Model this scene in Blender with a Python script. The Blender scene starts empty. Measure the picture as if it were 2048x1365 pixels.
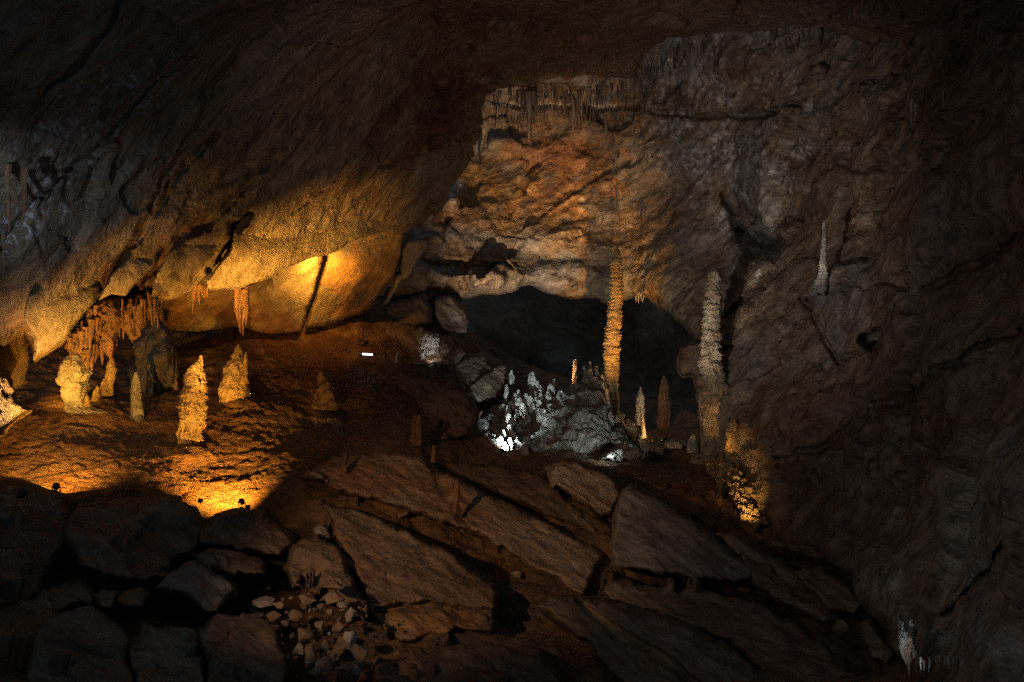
import bpy, math, random
import numpy as np
from mathutils import Vector

# ------------------------------------------------------------------ camera, world, exposure
scene = bpy.context.scene
W = 1.2                                   # picture width at distance 1
cam_d = bpy.data.cameras.new('camera')
cam = bpy.data.objects.new('camera', cam_d)
scene.collection.objects.link(cam)
cam.location = (0, 0, 0)
cam.rotation_euler = (math.pi / 2, 0, 0)
cam_d.sensor_width = 36.0
cam_d.lens = 36.0 / W
cam_d.clip_start = 0.1
cam_d.clip_end = 400
scene.camera = cam

world = bpy.data.worlds.new('World')
scene.world = world
world.use_nodes = True
bg = world.node_tree.nodes['Background']
bg.inputs[0].default_value = (0.70, 1.0, 1.38, 1)
bg.inputs[1].default_value = 0.075

vs = scene.view_settings
vs.view_transform = 'Standard'
vs.look = 'None'
vs.exposure = 0
vs.gamma = 1
scene.cycles.max_bounces = 5
scene.cycles.diffuse_bounces = 2
scene.cycles.glossy_bounces = 2
scene.cycles.sample_clamp_indirect = 0.12
scene.cycles.sample_clamp_direct = 0
scene.cycles.use_denoising = False
scene.cycles.use_adaptive_sampling = False
scene.cycles.denoising_prefilter = 'NONE'
scene.cycles.denoising_input_passes = 'RGB_ALBEDO_NORMAL'
scene.cycles.caustics_reflective = False
scene.cycles.caustics_refractive = False

def P(px, py, d):
    """a point d metres in front of the camera, seen at picture position px, py (2048 wide)"""
    k = W / 2048.0
    return np.stack([(np.asarray(px, float) - 1024) * k * d, np.asarray(d, float) + 0 * np.asarray(px, float),
                     (682.5 - np.asarray(py, float)) * k * d], -1)

def pv(px, py, d):
    return Vector([float(c) for c in P(px, py, d)])

def lamp(name, loc, target, power, color, cone=None, blend=0.6, radius=0.04):
    kind = 'SPOT' if cone else 'POINT'
    l = bpy.data.lights.new(name, kind)
    l.energy = power
    l.color = color
    l.shadow_soft_size = radius
    if cone:
        l.spot_size = math.radians(cone)
        l.spot_blend = blend
    o = bpy.data.objects.new(name, l)
    scene.collection.objects.link(o)
    o.location = loc
    if target is not None:
        o.rotation_euler = (Vector(target) - Vector(loc)).to_track_quat('-Z', 'Y').to_euler()
    return o

AMBER = (1.0, 0.45, 0.055)
WARM = (1.0, 0.63, 0.30)
NEUT = (1.0, 0.82, 0.66)
COOL = (0.80, 0.95, 1.0)
BLUE = (0.62, 0.78, 1.0)
#LIGHTS
# unseen fill lamps added behind and beside the viewer
lamp('fill_lamp', (-4.0, 3.0, 1.2), pv(1850, 750, 17), 600, (1.0, 0.70, 0.48), 66, 1.0, 0.2)
lamp('fill_lamp', (-5.0, 6.0, -2.5), pv(1500, 420, 30), 4600, (1.0, 0.88, 0.78), 40, 1.0, 0.2)
lamp('fill_lamp', tuple(pv(-420, 620, 9)), pv(20, 410, 15.5), 650, BLUE, 32, 1.0, 0.1)
lamp('fill_lamp', (-6.0, 5.0, 0.6), pv(930, 1050, 18), 3300, (1.0, 0.57, 0.28), 36, 1.0, 0.12)
lamp('fill_lamp', (4.0, -1.0, -2.0), pv(1000, 170, 27), 2200, (1.0, 0.72, 0.48), 42, 1.0, 0.3)
#ENDLIGHTS

# ------------------------------------------------------------------ numpy noise
_rng = np.random.RandomState(7)
_perm = _rng.permutation(256).astype(np.int64)
_perm = np.concatenate([_perm, _perm, _perm])
_g = _rng.normal(size=(256, 3)); _g /= np.linalg.norm(_g, axis=1)[:, None]
_jit = _rng.rand(256, 3)
_dir = _rng.normal(size=(256, 3)); _dir /= np.linalg.norm(_dir, axis=1)[:, None]
_val = _rng.rand(256)

def _hash(i, j, k):
    return _perm[_perm[_perm[i & 255] + (j & 255)] + (k & 255)]

def perlin(p):
    f0 = np.floor(p); i = f0.astype(np.int64); f = p - f0
    u = f * f * f * (f * (f * 6 - 15) + 10)
    out = np.zeros(len(p))
    for a in (0, 1):
        wa = u[:, 0] if a else 1 - u[:, 0]
        for b in (0, 1):
            wb = wa * (u[:, 1] if b else 1 - u[:, 1])
            for c in (0, 1):
                g = _g[_hash(i[:, 0] + a, i[:, 1] + b, i[:, 2] + c)]
                dt = g[:, 0] * (f[:, 0] - a) + g[:, 1] * (f[:, 1] - b) + g[:, 2] * (f[:, 2] - c)
                out += wb * (u[:, 2] if c else 1 - u[:, 2]) * dt
    return out * 1.6

def fbm(p, octaves=5, gain=0.5, lac=2.03):
    s = np.zeros(len(p)); a = 1.0; q = p.copy()
    for o in range(octaves):
        s += a * perlin(q + 17.3 * o); q = q * lac; a *= gain
    return s

def ridged(p, octaves=5, gain=0.55, lac=2.07):
    s = np.zeros(len(p)); a = 1.0; q = p.copy(); w = 1.0
    for o in range(octaves):
        n = 1 - np.abs(perlin(q + 9.1 * o)); n = n * n * w
        s += a * n; w = np.clip(n * 1.5, 0, 1); q = q * lac; a *= gain
    return s

def worley(p):
    """nearest and second distance, hash of the nearest cell, offset from its centre"""
    i = np.floor(p).astype(np.int64)
    f1 = np.full(len(p), 9e9); f2 = np.full(len(p), 9e9)
    h1 = np.zeros(len(p), np.int64); off = np.zeros((len(p), 3))
    for a in (-1, 0, 1):
        for b in (-1, 0, 1):
            for c in (-1, 0, 1):
                ci = i + np.array([a, b, c])
                h = _hash(ci[:, 0], ci[:, 1], ci[:, 2])
                o = p - (ci + _jit[h])
                d = np.einsum('ij,ij->i', o, o)
                m = d < f1
                f2 = np.where(m, f1, np.minimum(f2, d))
                f1 = np.where(m, d, f1); h1 = np.where(m, h, h1)
                off[m] = o[m]
    return np.sqrt(f1), np.sqrt(f2), h1, off

def facets(p, tilt=0.6, step=0.35):
    """broken rock: every cell is a plane of its own tilt and height"""
    f1, f2, h, off = worley(p)
    return np.einsum('ij,ij->i', _dir[h], off) * tilt + (_val[h] - 0.5) * step, f2 - f1

def frame_basis(dip):
    """stretch space along a dip direction (unit vector) so noise runs in beds"""
    d = np.array(dip, float); d /= np.linalg.norm(d)
    n = np.cross(d, [0.0, 1.0, 0.0]); n /= np.linalg.norm(n)
    m = np.cross(n, d)
    return np.stack([d, m, n])

# ------------------------------------------------------------------ materials
def new_mat(name):
    m = bpy.data.materials.new(name); m.use_nodes = True
    nt = m.node_tree
    return m, nt, nt.nodes['Principled BSDF']

def rock(name, cols, scale=0.5, stretch=(1, 1, 1), rot=(0, 0, 0), bump=0.5, bump_scale=4.0, rough=(0.55, 0.9), spec=0.35,
         speck=0.25, fine=22.0, coat=0.0, vary=0.25, crack=0.0, craggy=0.0):
    m, nt, bs = new_mat(name)
    N = nt.nodes; L = nt.links
    geo = N.new('ShaderNodeNewGeometry')
    mp = N.new('ShaderNodeMapping'); mp.vector_type = 'TEXTURE'; mp.inputs['Scale'].default_value = stretch; mp.inputs['Rotation'].default_value = rot
    L.new(geo.outputs['Position'], mp.inputs['Vector'])
    def noise(sc, det, ro=0.6, dist=0.0, src=mp):
        n = N.new('ShaderNodeTexNoise'); n.inputs['Scale'].default_value = sc; n.inputs['Detail'].default_value = det
        n.inputs['Roughness'].default_value = ro; n.inputs['Distortion'].default_value = dist
        L.new(src.outputs[0], n.inputs['Vector']); return n
    n1 = noise(scale, 9, 0.62, 0.3)
    r = N.new('ShaderNodeValToRGB'); r.color_ramp.interpolation = 'B_SPLINE'
    el = r.color_ramp.elements
    k = len(cols)
    for q in range(k):
        pos = 0.28 + 0.44 * q / max(1, k - 1)
        e = el[q] if q < 2 else el.new(pos)
        e.position = pos; e.color = (*cols[q], 1)
    L.new(n1.outputs['Fac'], r.inputs['Fac'])
    # fine mottling
    n2 = noise(fine, 4, 0.7, 0.2, geo)
    mr = N.new('ShaderNodeMapRange'); mr.inputs[1].default_value = 0.3; mr.inputs[2].default_value = 0.7
    mr.inputs[3].default_value = 1 - speck; mr.inputs[4].default_value = 1 + speck
    L.new(n2.outputs['Fac'], mr.inputs[0])
    mul = N.new('ShaderNodeMix'); mul.data_type = 'RGBA'; mul.blend_type = 'MULTIPLY'; mul.inputs[0].default_value = 1
    L.new(r.outputs[0], mul.inputs[6])
    n4 = noise(fine * .14, 8, 0.72, 0.25)
    m4 = N.new('ShaderNodeMapRange'); m4.inputs[1].default_value = 0.36; m4.inputs[2].default_value = 0.62
    m4.inputs[3].default_value = 1 - 1.9 * speck; m4.inputs[4].default_value = 1 + .8 * speck
    L.new(n4.outputs['Fac'], m4.inputs[0])
    mb = N.new('ShaderNodeMath'); mb.operation = 'MULTIPLY'
    L.new(mr.outputs[0], mb.inputs[0]); L.new(m4.outputs[0], mb.inputs[1])
    L.new(mb.outputs[0], mul.inputs[7])
    # each stone has its own tone
    oi = N.new('ShaderNodeObjectInfo')
    mo = N.new('ShaderNodeMapRange'); mo.inputs[3].default_value = 1 - vary; mo.inputs[4].default_value = 1 + vary
    L.new(oi.outputs['Random'], mo.inputs[0])
    mul2 = N.new('ShaderNodeMix'); mul2.data_type = 'RGBA'; mul2.blend_type = 'MULTIPLY'; mul2.inputs[0].default_value = 1
    L.new(mul.outputs[2], mul2.inputs[6]); L.new(mo.outputs[0], mul2.inputs[7])
    # mineral staining and painted wet glints, carried on the mesh
    at = N.new('ShaderNodeAttribute'); at.attribute_name = 'stain_glint'
    af = N.new('ShaderNodeAttribute'); af.attribute_name = 'stain_glint_amount'
    mx = N.new('ShaderNodeMix'); mx.data_type = 'RGBA'
    L.new(af.outputs['Fac'], mx.inputs[0]); L.new(mul2.outputs[2], mx.inputs[6])
    mul3 = N.new('ShaderNodeMix'); mul3.data_type = 'RGBA'; mul3.blend_type = 'MULTIPLY'; mul3.inputs[0].default_value = 1
    L.new(at.outputs['Color'], mul3.inputs[6]); L.new(mb.outputs[0], mul3.inputs[7])
    L.new(mul3.outputs[2], mx.inputs[7])
    L.new(mx.outputs[2], bs.inputs['Base Color'])
    # roughness
    n3 = noise(2.2, 3, 0.6, 0.3, geo)
    rr = N.new('ShaderNodeMapRange'); rr.inputs[1].default_value = 0.35; rr.inputs[2].default_value = 0.65
    rr.inputs[3].default_value = rough[0]; rr.inputs[4].default_value = rough[1]
    L.new(n3.outputs['Fac'], rr.inputs[0]); L.new(rr.outputs[0], bs.inputs['Roughness'])
    bs.inputs['Specular IOR Level'].default_value = spec
    # fine relief
    b1 = noise(bump_scale, 10, 0.68, 0.0)
    bp = N.new('ShaderNodeBump'); bp.inputs['Strength'].default_value = min(1, bump * 1.7); bp.inputs['Distance'].default_value = 0.24
    if craggy:
        b3 = noise(bump_scale * .45, 7, 0.6, 0.0); b3.noise_type = 'RIDGED_MULTIFRACTAL'; b3.inputs['Lacunarity'].default_value = 2.2
        b3.inputs['Offset'].default_value = .9; b3.inputs['Gain'].default_value = 1.6
        mm = N.new('ShaderNodeMath'); mm.operation = 'MULTIPLY_ADD'; mm.inputs[1].default_value = craggy
        L.new(b3.outputs['Fac'], mm.inputs[0]); L.new(b1.outputs['Fac'], mm.inputs[2])
        L.new(mm.outputs[0], bp.inputs['Height'])
    else:
        L.new(b1.outputs['Fac'], bp.inputs['Height'])
    last = bp
    if crack > 0:
        v = N.new('ShaderNodeTexVoronoi'); v.feature = 'DISTANCE_TO_EDGE'; v.inputs['Scale'].default_value = bump_scale * 0.35
        nn = noise(bump_scale * 0.8, 4, 0.6, 0)
        ad = N.new('ShaderNodeMix'); ad.data_type = 'VECTOR'; ad.inputs[0].default_value = 0.25
        L.new(mp.outputs[0], ad.inputs[4]); L.new(nn.outputs['Color'], ad.inputs[5])
        L.new(ad.outputs[1], v.inputs['Vector'])
        cr = N.new('ShaderNodeMapRange'); cr.inputs[2].default_value = 0.07
        L.new(v.outputs['Distance'], cr.inputs[0])
        b2 = N.new('ShaderNodeBump'); b2.inputs['Strength'].default_value = crack; b2.inputs['Distance'].default_value = 0.1
        L.new(cr.outputs[0], b2.inputs['Height']); L.new(bp.outputs[0], b2.inputs['Normal']); last = b2
    L.new(last.outputs[0], bs.inputs['Normal'])
    return m

def plain(name, col, rough=0.5, metal=0.0, emit=None, strength=0.0):
    m, nt, bs = new_mat(name)
    n = nt.nodes.new('ShaderNodeTexNoise'); n.inputs['Scale'].default_value = 30
    mr = nt.nodes.new('ShaderNodeMapRange'); mr.inputs[3].default_value = rough - 0.15; mr.inputs[4].default_value = rough + 0.15
    nt.links.new(n.outputs['Fac'], mr.inputs[0]); nt.links.new(mr.outputs[0], bs.inputs['Roughness'])
    bs.inputs['Base Color'].default_value = (*col, 1); bs.inputs['Metallic'].default_value = metal
    if emit:
        bs.inputs['Emission Color'].default_value = (*emit, 1); bs.inputs['Emission Strength'].default_value = strength
    return m

M = {}
M['ceiling'] = rock('ceiling_limestone', [(.15, .075, .04), (.25, .165, .10), (.31, .23, .15), (.26, .20, .14)], 0.45, (1.9, 1, .85), (0, -.84, 0), 0.5, 2.6, (.3, .85), .5, .3, craggy=.35)
M['slab'] = rock('slab_limestone', [(.30, .20, .11), (.40, .30, .18), (.46, .36, .22)], 0.5, (1.6, 1, 1), (0, -.8, 0), 0.4, 3.0, (.5, .9), .3, .2)
M['wall'] = rock('wall_limestone', [(.14, .08, .05), (.28, .185, .11), (.35, .275, .20), (.28, .265, .25)], 0.5, (1.5, 1, .9), (0, -.6, 0), 0.5, 2.4, (.3, .85), .5, .34, craggy=.35)
M['floor'] = rock('clay_flowstone', [(.16, .07, .03), (.25, .135, .06), (.34, .21, .10)], 0.7, (1.6, 1, .7), (0, 0, 0), 0.6, 5.0, (.32, .7), .5, .22)
M['flow'] = rock('flowstone', [(.27, .17, .08), (.38, .27, .14), (.46, .36, .21)], 1.2, (1, 1, 1.6), (0, 0, 0), 0.6, 7.0, (.32, .7), .45, .25, 26, vary=.1)
M['drip'] = rock('dripstone', [(.17, .07, .03), (.28, .14, .06), (.38, .24, .12)], 1.6, (1, 1, 4), (0, 0, 0), 0.5, 8.0, (.28, .55), .5, .25, 26, vary=.25)
M['pale'] = rock('pale_calcite', [(.36, .33, .28), (.48, .46, .41), (.60, .58, .53)], 1.5, (1, 1, 1.5), (0, 0, 0), 0.6, 8.0, (.32, .65), .5, .25, 30, vary=.12)
M['mound'] = rock('mound_calcite', [(.18, .17, .14), (.28, .27, .23), (.36, .35, .31)], 1.2, (1, 1, 1.4), (0, 0, 0), 0.75, 6.0, (.28, .6), .55, .3, 26, vary=.1)
M['boulder'] = rock('boulder_limestone', [(.13, .08, .05), (.21, .145, .095), (.28, .21, .15)], 0.6, (1.8, 1, .85), (0, .5, 0), 0.4, 2.8, (.45, .9), .4, .27, vary=.3, craggy=.3)
M['grey'] = rock('grey_limestone', [(.16, .135, .11), (.24, .21, .18), (.29, .26, .23)], 0.8, (2.2, 1, .9), (0, .5, 0), 0.35, 3, (.45, .85), .4, .25, vary=.15)
M['rubble'] = rock('rubble_limestone', [(.12, .085, .06), (.26, .22, .19), (.42, .39, .36)], 1.1, (1, 1, 1), (0, 0, 0), 0.5, 5, (.4, .85), .4, .3, vary=.45)
M['straw'] = rock('straw_calcite', [(.10, .055, .035), (.20, .13, .095), (.40, .35, .31)], 1.4, (1, 1, 5), (0, 0, 0), 0.25, 9, (.25, .5), .5, .2, vary=.5)
M['tan'] = rock('tan_dripstone', [(.24, .17, .11), (.36, .29, .21), (.50, .44, .36)], 1.5, (1, 1, 1.5), (0, 0, 0), 0.6, 7.0, (.35, .7), .45, .3, 28, vary=.1)
M['right'] = M['wall']
M['metal'] = plain('lamp_housing_paint', (.02, .02, .022), .45, .3)
M['rubber'] = plain('cable_rubber', (.03, .03, .03), .6)
M['lens_cool'] = plain('lens_cool', (.8, .9, 1), .3, 0, (.75, .85, 1), 5)
M['lens_warm'] = plain('lens_warm', (1, .9, .7), .3, 0, (1, .72, .38), 6)

# ------------------------------------------------------------------ builders
def link(name, me, mat, parent=None, loc=(0, 0, 0)):
    o = bpy.data.objects.new(name, me)
    scene.collection.objects.link(o)
    o.location = loc
    if parent is not None:
        o.parent = parent
    if mat is not None and not me.materials:
        me.materials.append(mat)
    return o

def mesh_np(name, verts, faces, smooth=True):
    me = bpy.data.meshes.new(name)
    me.from_pydata(np.asarray(verts).tolist(), [], [list(map(int, f)) for f in faces] if not isinstance(faces, list) else faces)
    if smooth:
        me.polygons.foreach_set('use_smooth', np.ones(len(me.polygons), bool))
    me.update()
    return me

def tag(o, label, cat, group=None):
    o['label'] = label; o['category'] = cat
    if group: o['group'] = group
    return o

def based(name, verts, faces, mat, base, parent=None, smooth=True):
    """a mesh object whose origin sits at base"""
    b = np.array([float(c) for c in base])
    me = mesh_np(name, np.asarray(verts) - b, faces, smooth)
    if parent is not None:
        o = link(name, me, mat, parent, tuple(b - np.array(parent.matrix_basis.translation)))
    else:
        o = link(name, me, mat, None, tuple(b))
    return o

def tps(ctrl):
    c = np.array(ctrl, float); X = c[:, :2] / 500.0; n = len(c)
    def U(a, b):
        r2 = ((a[:, None, :] - b[None]) ** 2).sum(-1)
        return np.where(r2 > 0, 0.5 * r2 * np.log(r2 + 1e-12), 0)
    A = np.zeros((n + 3, n + 3)); A[:n, :n] = U(X, X) + 1e-3 * np.eye(n)
    A[:n, n] = 1; A[:n, n + 1:] = X; A[n, :n] = 1; A[n + 1:, :n] = X.T
    s = np.linalg.solve(A, np.concatenate([c[:, 2], np.zeros(3)]))
    def f(px, py):
        Y = np.stack([px, py], -1) / 500.0
        out = np.zeros(len(Y))
        for a in range(0, len(Y), 20000):
            y = Y[a:a + 20000]
            out[a:a + 20000] = U(y, X) @ s[:n] + s[n] + y @ s[n + 1:]
        return out
    return f

def roughen(outline, seg, jit, seed):
    p = np.array(outline, float); out = []
    for a in range(len(p)):
        b = (a + 1) % len(p); v = p[b] - p[a]; L = np.hypot(*v); k = max(1, int(L / seg))
        for q in range(k):
            out.append(p[a] + v * q / k)
    out = np.array(out)
    if jit > 0:
        q = np.concatenate([out / 60.0, np.full((len(out), 1), seed * 3.7)], 1)
        out[:, 0] += jit * fbm(q, 4); out[:, 1] += jit * fbm(q + 31.7, 4)
    return out

def poly_dist(x, y, poly):
    n = len(x); best = np.full(n, 1e18); nx = np.zeros(n); ny = np.zeros(n); ins = np.zeros(n, bool)
    for a in range(len(poly)):
        x0, y0 = poly[a]; x1, y1 = poly[(a + 1) % len(poly)]
        dx, dy = x1 - x0, y1 - y0; L = dx * dx + dy * dy + 1e-12
        t = np.clip(((x - x0) * dx + (y - y0) * dy) / L, 0, 1)
        qx = x0 + t * dx; qy = y0 + t * dy
        d = (x - qx) ** 2 + (y - qy) ** 2
        m = d < best; best[m] = d[m]; nx[m] = qx[m]; ny[m] = qy[m]
        if y0 != y1:
            c = ((y0 > y) != (y1 > y)) & (x < (x1 - x0) * (y - y0) / (y1 - y0) + x0)
            ins ^= c
    return np.where(ins, 1, -1) * np.sqrt(best), nx, ny

def line_dist(x, y, pts):
    best = np.full(len(x), 1e18); tt = np.zeros(len(x)); n = len(pts) - 1
    for a in range(n):
        x0, y0 = pts[a]; x1, y1 = pts[a + 1]
        dx, dy = x1 - x0, y1 - y0; L = dx * dx + dy * dy + 1e-12
        t = np.clip(((x - x0) * dx + (y - y0) * dy) / L, 0, 1)
        d = (x - x0 - t * dx) ** 2 + (y - y0 - t * dy) ** 2
        m = d < best; best[m] = d[m]; tt[m] = (a + t[m]) / n
    return np.sqrt(best), tt

def relief(name, outline, ctrl, mat, step=4.0, disp=None, thick=0.0, rim=30.0, jit=5.0, seed=1, cracks=(), bulges=(),
           stains_glints=(), parent=None, close=False, base=None, ystep=None):
    """a rock surface: outline and depths give its place, world noise its relief; rim rounds it back by thick metres"""
    ys = ystep or step
    poly = roughen(outline, max(10, step * 3), jit, seed)
    x0, y0 = poly.min(0) - step * 2; x1, y1 = poly.max(0) + step * 2
    nx = int((x1 - x0) / step) + 1; ny = int((y1 - y0) / ys) + 1
    gx, gy = np.meshgrid(x0 + np.arange(nx) * step, y0 + np.arange(ny) * ys)
    X = gx.ravel().copy(); Y = gy.ravel().copy()
    sd, qx, qy = poly_dist(X, Y, poly)
    s = max(step, ys)
    keep = sd > -s * 0.8
    snap = keep & (sd < s * 0.35)
    X[snap] = qx[snap]; Y[snap] = qy[snap]; sd[snap] = 0
    idx = np.full(nx * ny, -1); idx[keep] = np.arange(keep.sum())
    I = idx.reshape(ny, nx)
    q = np.stack([I[:-1, :-1], I[1:, :-1], I[1:, 1:], I[:-1, 1:]], -1).reshape(-1, 4)
    q = q[(q >= 0).all(1)]
    X = X[keep]; Y = Y[keep]; sd = np.maximum(sd[keep], 0)
    # drop cells that lie outside
    inside = (sd[q] > 0).any(1); q = q[inside]
    d = tps(ctrl)(X, Y)
    nz = np.stack([X / 45.0, Y / 45.0, np.full(len(X), seed * 1.9)], -1)
    wob = fbm(nz, 4)
    for (bx, by, rx, ry, ang, amp) in bulges:
        c, sn = math.cos(math.radians(ang)), math.sin(math.radians(ang))
        u = ((X - bx) * c + (Y - by) * sn) / rx; v = (-(X - bx) * sn + (Y - by) * c) / ry
        d -= amp * np.exp(-(u * u + v * v) ** 1.3)
    dbase = d.copy()
    for (pts, wd, dep) in cracks:
        dl, t = line_dist(X + wob * wd * 0.8, Y + wob * wd * 0.8, pts)
        w = wd * (0.45 + 0.75 * np.sin(np.pi * np.clip(t * 0.9 + 0.05, 0, 1)))
        d += dep * np.exp(-(dl / w) ** 4)
    if thick > 0:
        e = np.clip(sd / (rim * np.clip(1 + .9 * wob, .35, 1.8)), 0, 1)
        d += thick * (1 - np.sqrt(np.clip(1 - (1 - e) ** 2, 0, 1)))
    V = P(X, Y, d)
    # vertex normals
    def normals(V):
        a = V[q[:, 2]] - V[q[:, 0]]; b = V[q[:, 3]] - V[q[:, 1]]
        fn = np.cross(a, b); n = np.zeros_like(V)
        for k in range(4): np.add.at(n, q[:, k], fn)
        n /= np.linalg.norm(n, axis=1)[:, None] + 1e-12
        flip = np.einsum('ij,ij->i', n, V) > 0
        n[flip] *= -1
        return n
    if disp is not None:
        VB = P(X, Y, dbase)
        h = disp(VB, X, Y, sd)
        V = V + normals(VB) * h[:, None]
    faces = q.tolist()
    if close:
        ed = {}
        for f in faces:
            for k in range(4):
                a, b = f[k], f[(k + 1) % 4]
                if a == b: continue
                kk = (min(a, b), max(a, b)); ed[kk] = ed.get(kk, 0) + 1
        c = V.mean(0) * (1 + 2.0 * max(thick, .2) / np.linalg.norm(V.mean(0)))
        V = np.concatenate([V, c[None]]); ci = len(V) - 1
        faces += [[a, b, ci] for (a, b), k in ed.items() if k == 1]
    # clean repeated indices
    if base is None:
        base = V.mean(0); base = (base[0], base[1], V[:, 2].min())
    o = based(name, V, faces, mat, base, parent)
    me = o.data
    if stains_glints:
        col = np.zeros((len(V), 4)); amt = np.zeros(len(V)); col[:, 3] = 1
        nX = len(X)
        wn = fbm(np.stack([X / 38.0, Y / 38.0, np.full(nX, 5.5)], -1), 5, 0.6)
        sp1 = fbm(np.stack([X / 9.0, Y / 9.0, np.full(nX, 2.5)], -1), 4, 0.65)
        for (bx, by, rx, ry, ang, c3, st, *flecks) in stains_glints:
            c, sn = math.cos(math.radians(ang)), math.sin(math.radians(ang))
            u = ((X - bx) * c + (Y - by) * sn) / rx; v = (-(X - bx) * sn + (Y - by) * c) / ry
            r = np.sqrt(u * u + v * v) + wn * 0.75
            a = np.clip((1.0 - r) / 0.45, 0, 1) * st
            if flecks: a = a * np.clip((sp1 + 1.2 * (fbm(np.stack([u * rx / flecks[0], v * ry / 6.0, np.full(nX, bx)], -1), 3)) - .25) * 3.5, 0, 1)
            col[:nX, :3] = col[:nX, :3] * (1 - a[:, None]) + np.array(c3) * a[:, None]
            # keep the colour of the strongest stain where none lay before
            fresh = amt[:nX] < 0.02
            col[:nX, :3][fresh & (a > 0)] = np.array(c3)
            amt[:nX] = np.maximum(amt[:nX], a)
        at = me.attributes.new('stain_glint', 'FLOAT_COLOR', 'POINT'); at.data.foreach_set('color', col.ravel().astype(np.float32))
        af = me.attributes.new('stain_glint_amount', 'FLOAT', 'POINT'); af.data.foreach_set('value', amt.astype(np.float32))
    return o

def lathe(spine, d, bands=0.0, amp=0.1, lump=0.06, flute=0.0, nt=64, rows=None, seed=1, hook=0.5, squash=0.9):
    """dripstone around an upright spine [(px, py, half width in px) from the top down]"""
    sp = np.array(spine, float)
    H = sp[-1, 1] - sp[0, 1]
    nr = rows or int(min(300, max(24, H * 1.1)))
    t = np.linspace(0, 1, nr) ; y = sp[0, 1] + H * t
    cx = np.interp(y, sp[:, 1], sp[:, 0]); hw = np.interp(y, sp[:, 1], sp[:, 2])
    k = W / 2048 * d
    C = P(cx, y, np.full(nr, d)); R = hw * k
    th = np.linspace(0, 2 * np.pi, nt, endpoint=False)
    T, Z = np.meshgrid(th, np.arange(nr)); T = T.ravel(); Zi = Z.ravel()
    r = R[Zi]; z = C[Zi, 2]
    q = np.stack([np.cos(T) * r + seed * 3.1, np.sin(T) * r, z], -1)
    f = np.ones(len(T))
    rm = np.percentile(R, 65)
    if bands:
        bh = bands * k
        ph = z / bh + 0.55 * fbm(q / (rm * 1.6), 3) + 0.25 * fbm(q / (rm * .5), 3)
        fr = ph - np.floor(ph); bi = np.floor(ph).astype(np.int64)
        av = 0.45 + 0.9 * _val[(bi * 37 + seed) & 255]
        prof = np.where(fr < 0.18, fr / 0.18, ((1 - fr) / 0.82) ** hook)
        f += amp * av * (prof - 0.5)

    f += lump * fbm(q / (rm * 0.9), 5, 0.55)
    if flute:
        qq = q.copy(); qq[:, 2] *= 0.18
        f += flute * (ridged(qq / (rm * 0.35), 3) - 0.7)
    rr = r * f
    dx = dy = 0
    if bands:
        zb = C[:, 2] / bh; ib = np.floor(zb).astype(np.int64); fb = zb - ib; fb = fb * fb * (3 - 2 * fb)
        sx = (_val[(ib * 13 + seed) & 255] * (1 - fb) + _val[((ib + 1) * 13 + seed) & 255] * fb - .5) * amp * 1.3 * R
        sy = (_val[(ib * 29 + seed) & 255] * (1 - fb) + _val[((ib + 1) * 29 + seed) & 255] * fb - .5) * amp * 1.3 * R
        dx = sx[Zi]; dy = sy[Zi]
    V = np.stack([C[Zi, 0] + np.cos(T) * rr + dx, C[Zi, 1] + np.sin(T) * rr * squash + dy, z + 0.02 * rm * fbm(q / (rm * .3) + 50, 2)], -1)
    I = np.arange(nr * nt).reshape(nr, nt)
    J = np.roll(I, -1, 1)
    q4 = np.stack([I[:-1], I[1:], J[1:], J[:-1]], -1).reshape(-1, 4).tolist()
    n = len(V)
    V = np.concatenate([V, C[:1] + [[0, 0, 0.3 * R[0]]], C[-1:]])
    q4 += [[int(I[0, a]), int(J[0, a]), n] for a in range(nt)] + [[int(J[-1, a]), int(I[-1, a]), n + 1] for a in range(nt)]
    return V, q4, C[-1]

def spire(name, label, spine, d, mat='flow', cat='stalagmite', group=None, parent=None, **kw):
    V, F, b = lathe(spine, d, **kw)
    if cat == 'stalactite':
        b = V[-2]
    o = based(name, V, F, M[mat], b, parent)
    if parent is None:
        tag(o, label, cat, group)
    return o

_ico = {}
def ico(sub):
    if sub not in _ico:
        import bmesh
        bm = bmesh.new(); bmesh.ops.create_icosphere(bm, subdivisions=sub, radius=1)
        bm.verts.ensure_lookup_table()
        _ico[sub] = (np.array([v.co[:] for v in bm.verts]), [[v.index for v in f.verts] for f in bm.faces]); bm.free()
    return _ico[sub]

def stone_mesh(center, size, seed, sub=4, broken=0.55, lump=0.1):
    """a rounded knob, size = half extents in metres"""
    V, F = ico(sub); V = V.copy()
    V = V * (1 + lump * 1.6 * fbm(V * 1.3 + seed, 4))[:, None]
    return V * np.array(size) + np.array([float(c) for c in center]), F

def chip_mesh(center, size, seed, n=13):
    """an angular stone: the hull of a few points, its edges knocked off"""
    import bmesh
    rs = np.random.RandomState(seed)
    p = rs.normal(size=(n, 3)); p /= np.linalg.norm(p, axis=1)[:, None]; p *= rs.uniform(.75, 1.08, (n, 1))
    bm = bmesh.new()
    for q in p * np.array(size): bm.verts.new(q)
    r = bmesh.ops.convex_hull(bm, input=bm.verts[:])
    bmesh.ops.delete(bm, geom=[g for g in r['geom_interior'] if isinstance(g, bmesh.types.BMVert)], context='VERTS')
    bmesh.ops.dissolve_limit(bm, angle_limit=.35, verts=bm.verts[:], edges=bm.edges[:])
    bmesh.ops.bevel(bm, geom=bm.edges[:], offset=min(size) * .09, segments=1, affect='EDGES', clamp_overlap=True)
    bm.verts.index_update()
    V = np.array([v.co[:] for v in bm.verts]); F = [[v.index for v in f.verts] for f in bm.faces]; bm.free()
    return V + np.array([float(c) for c in center]), F

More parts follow.
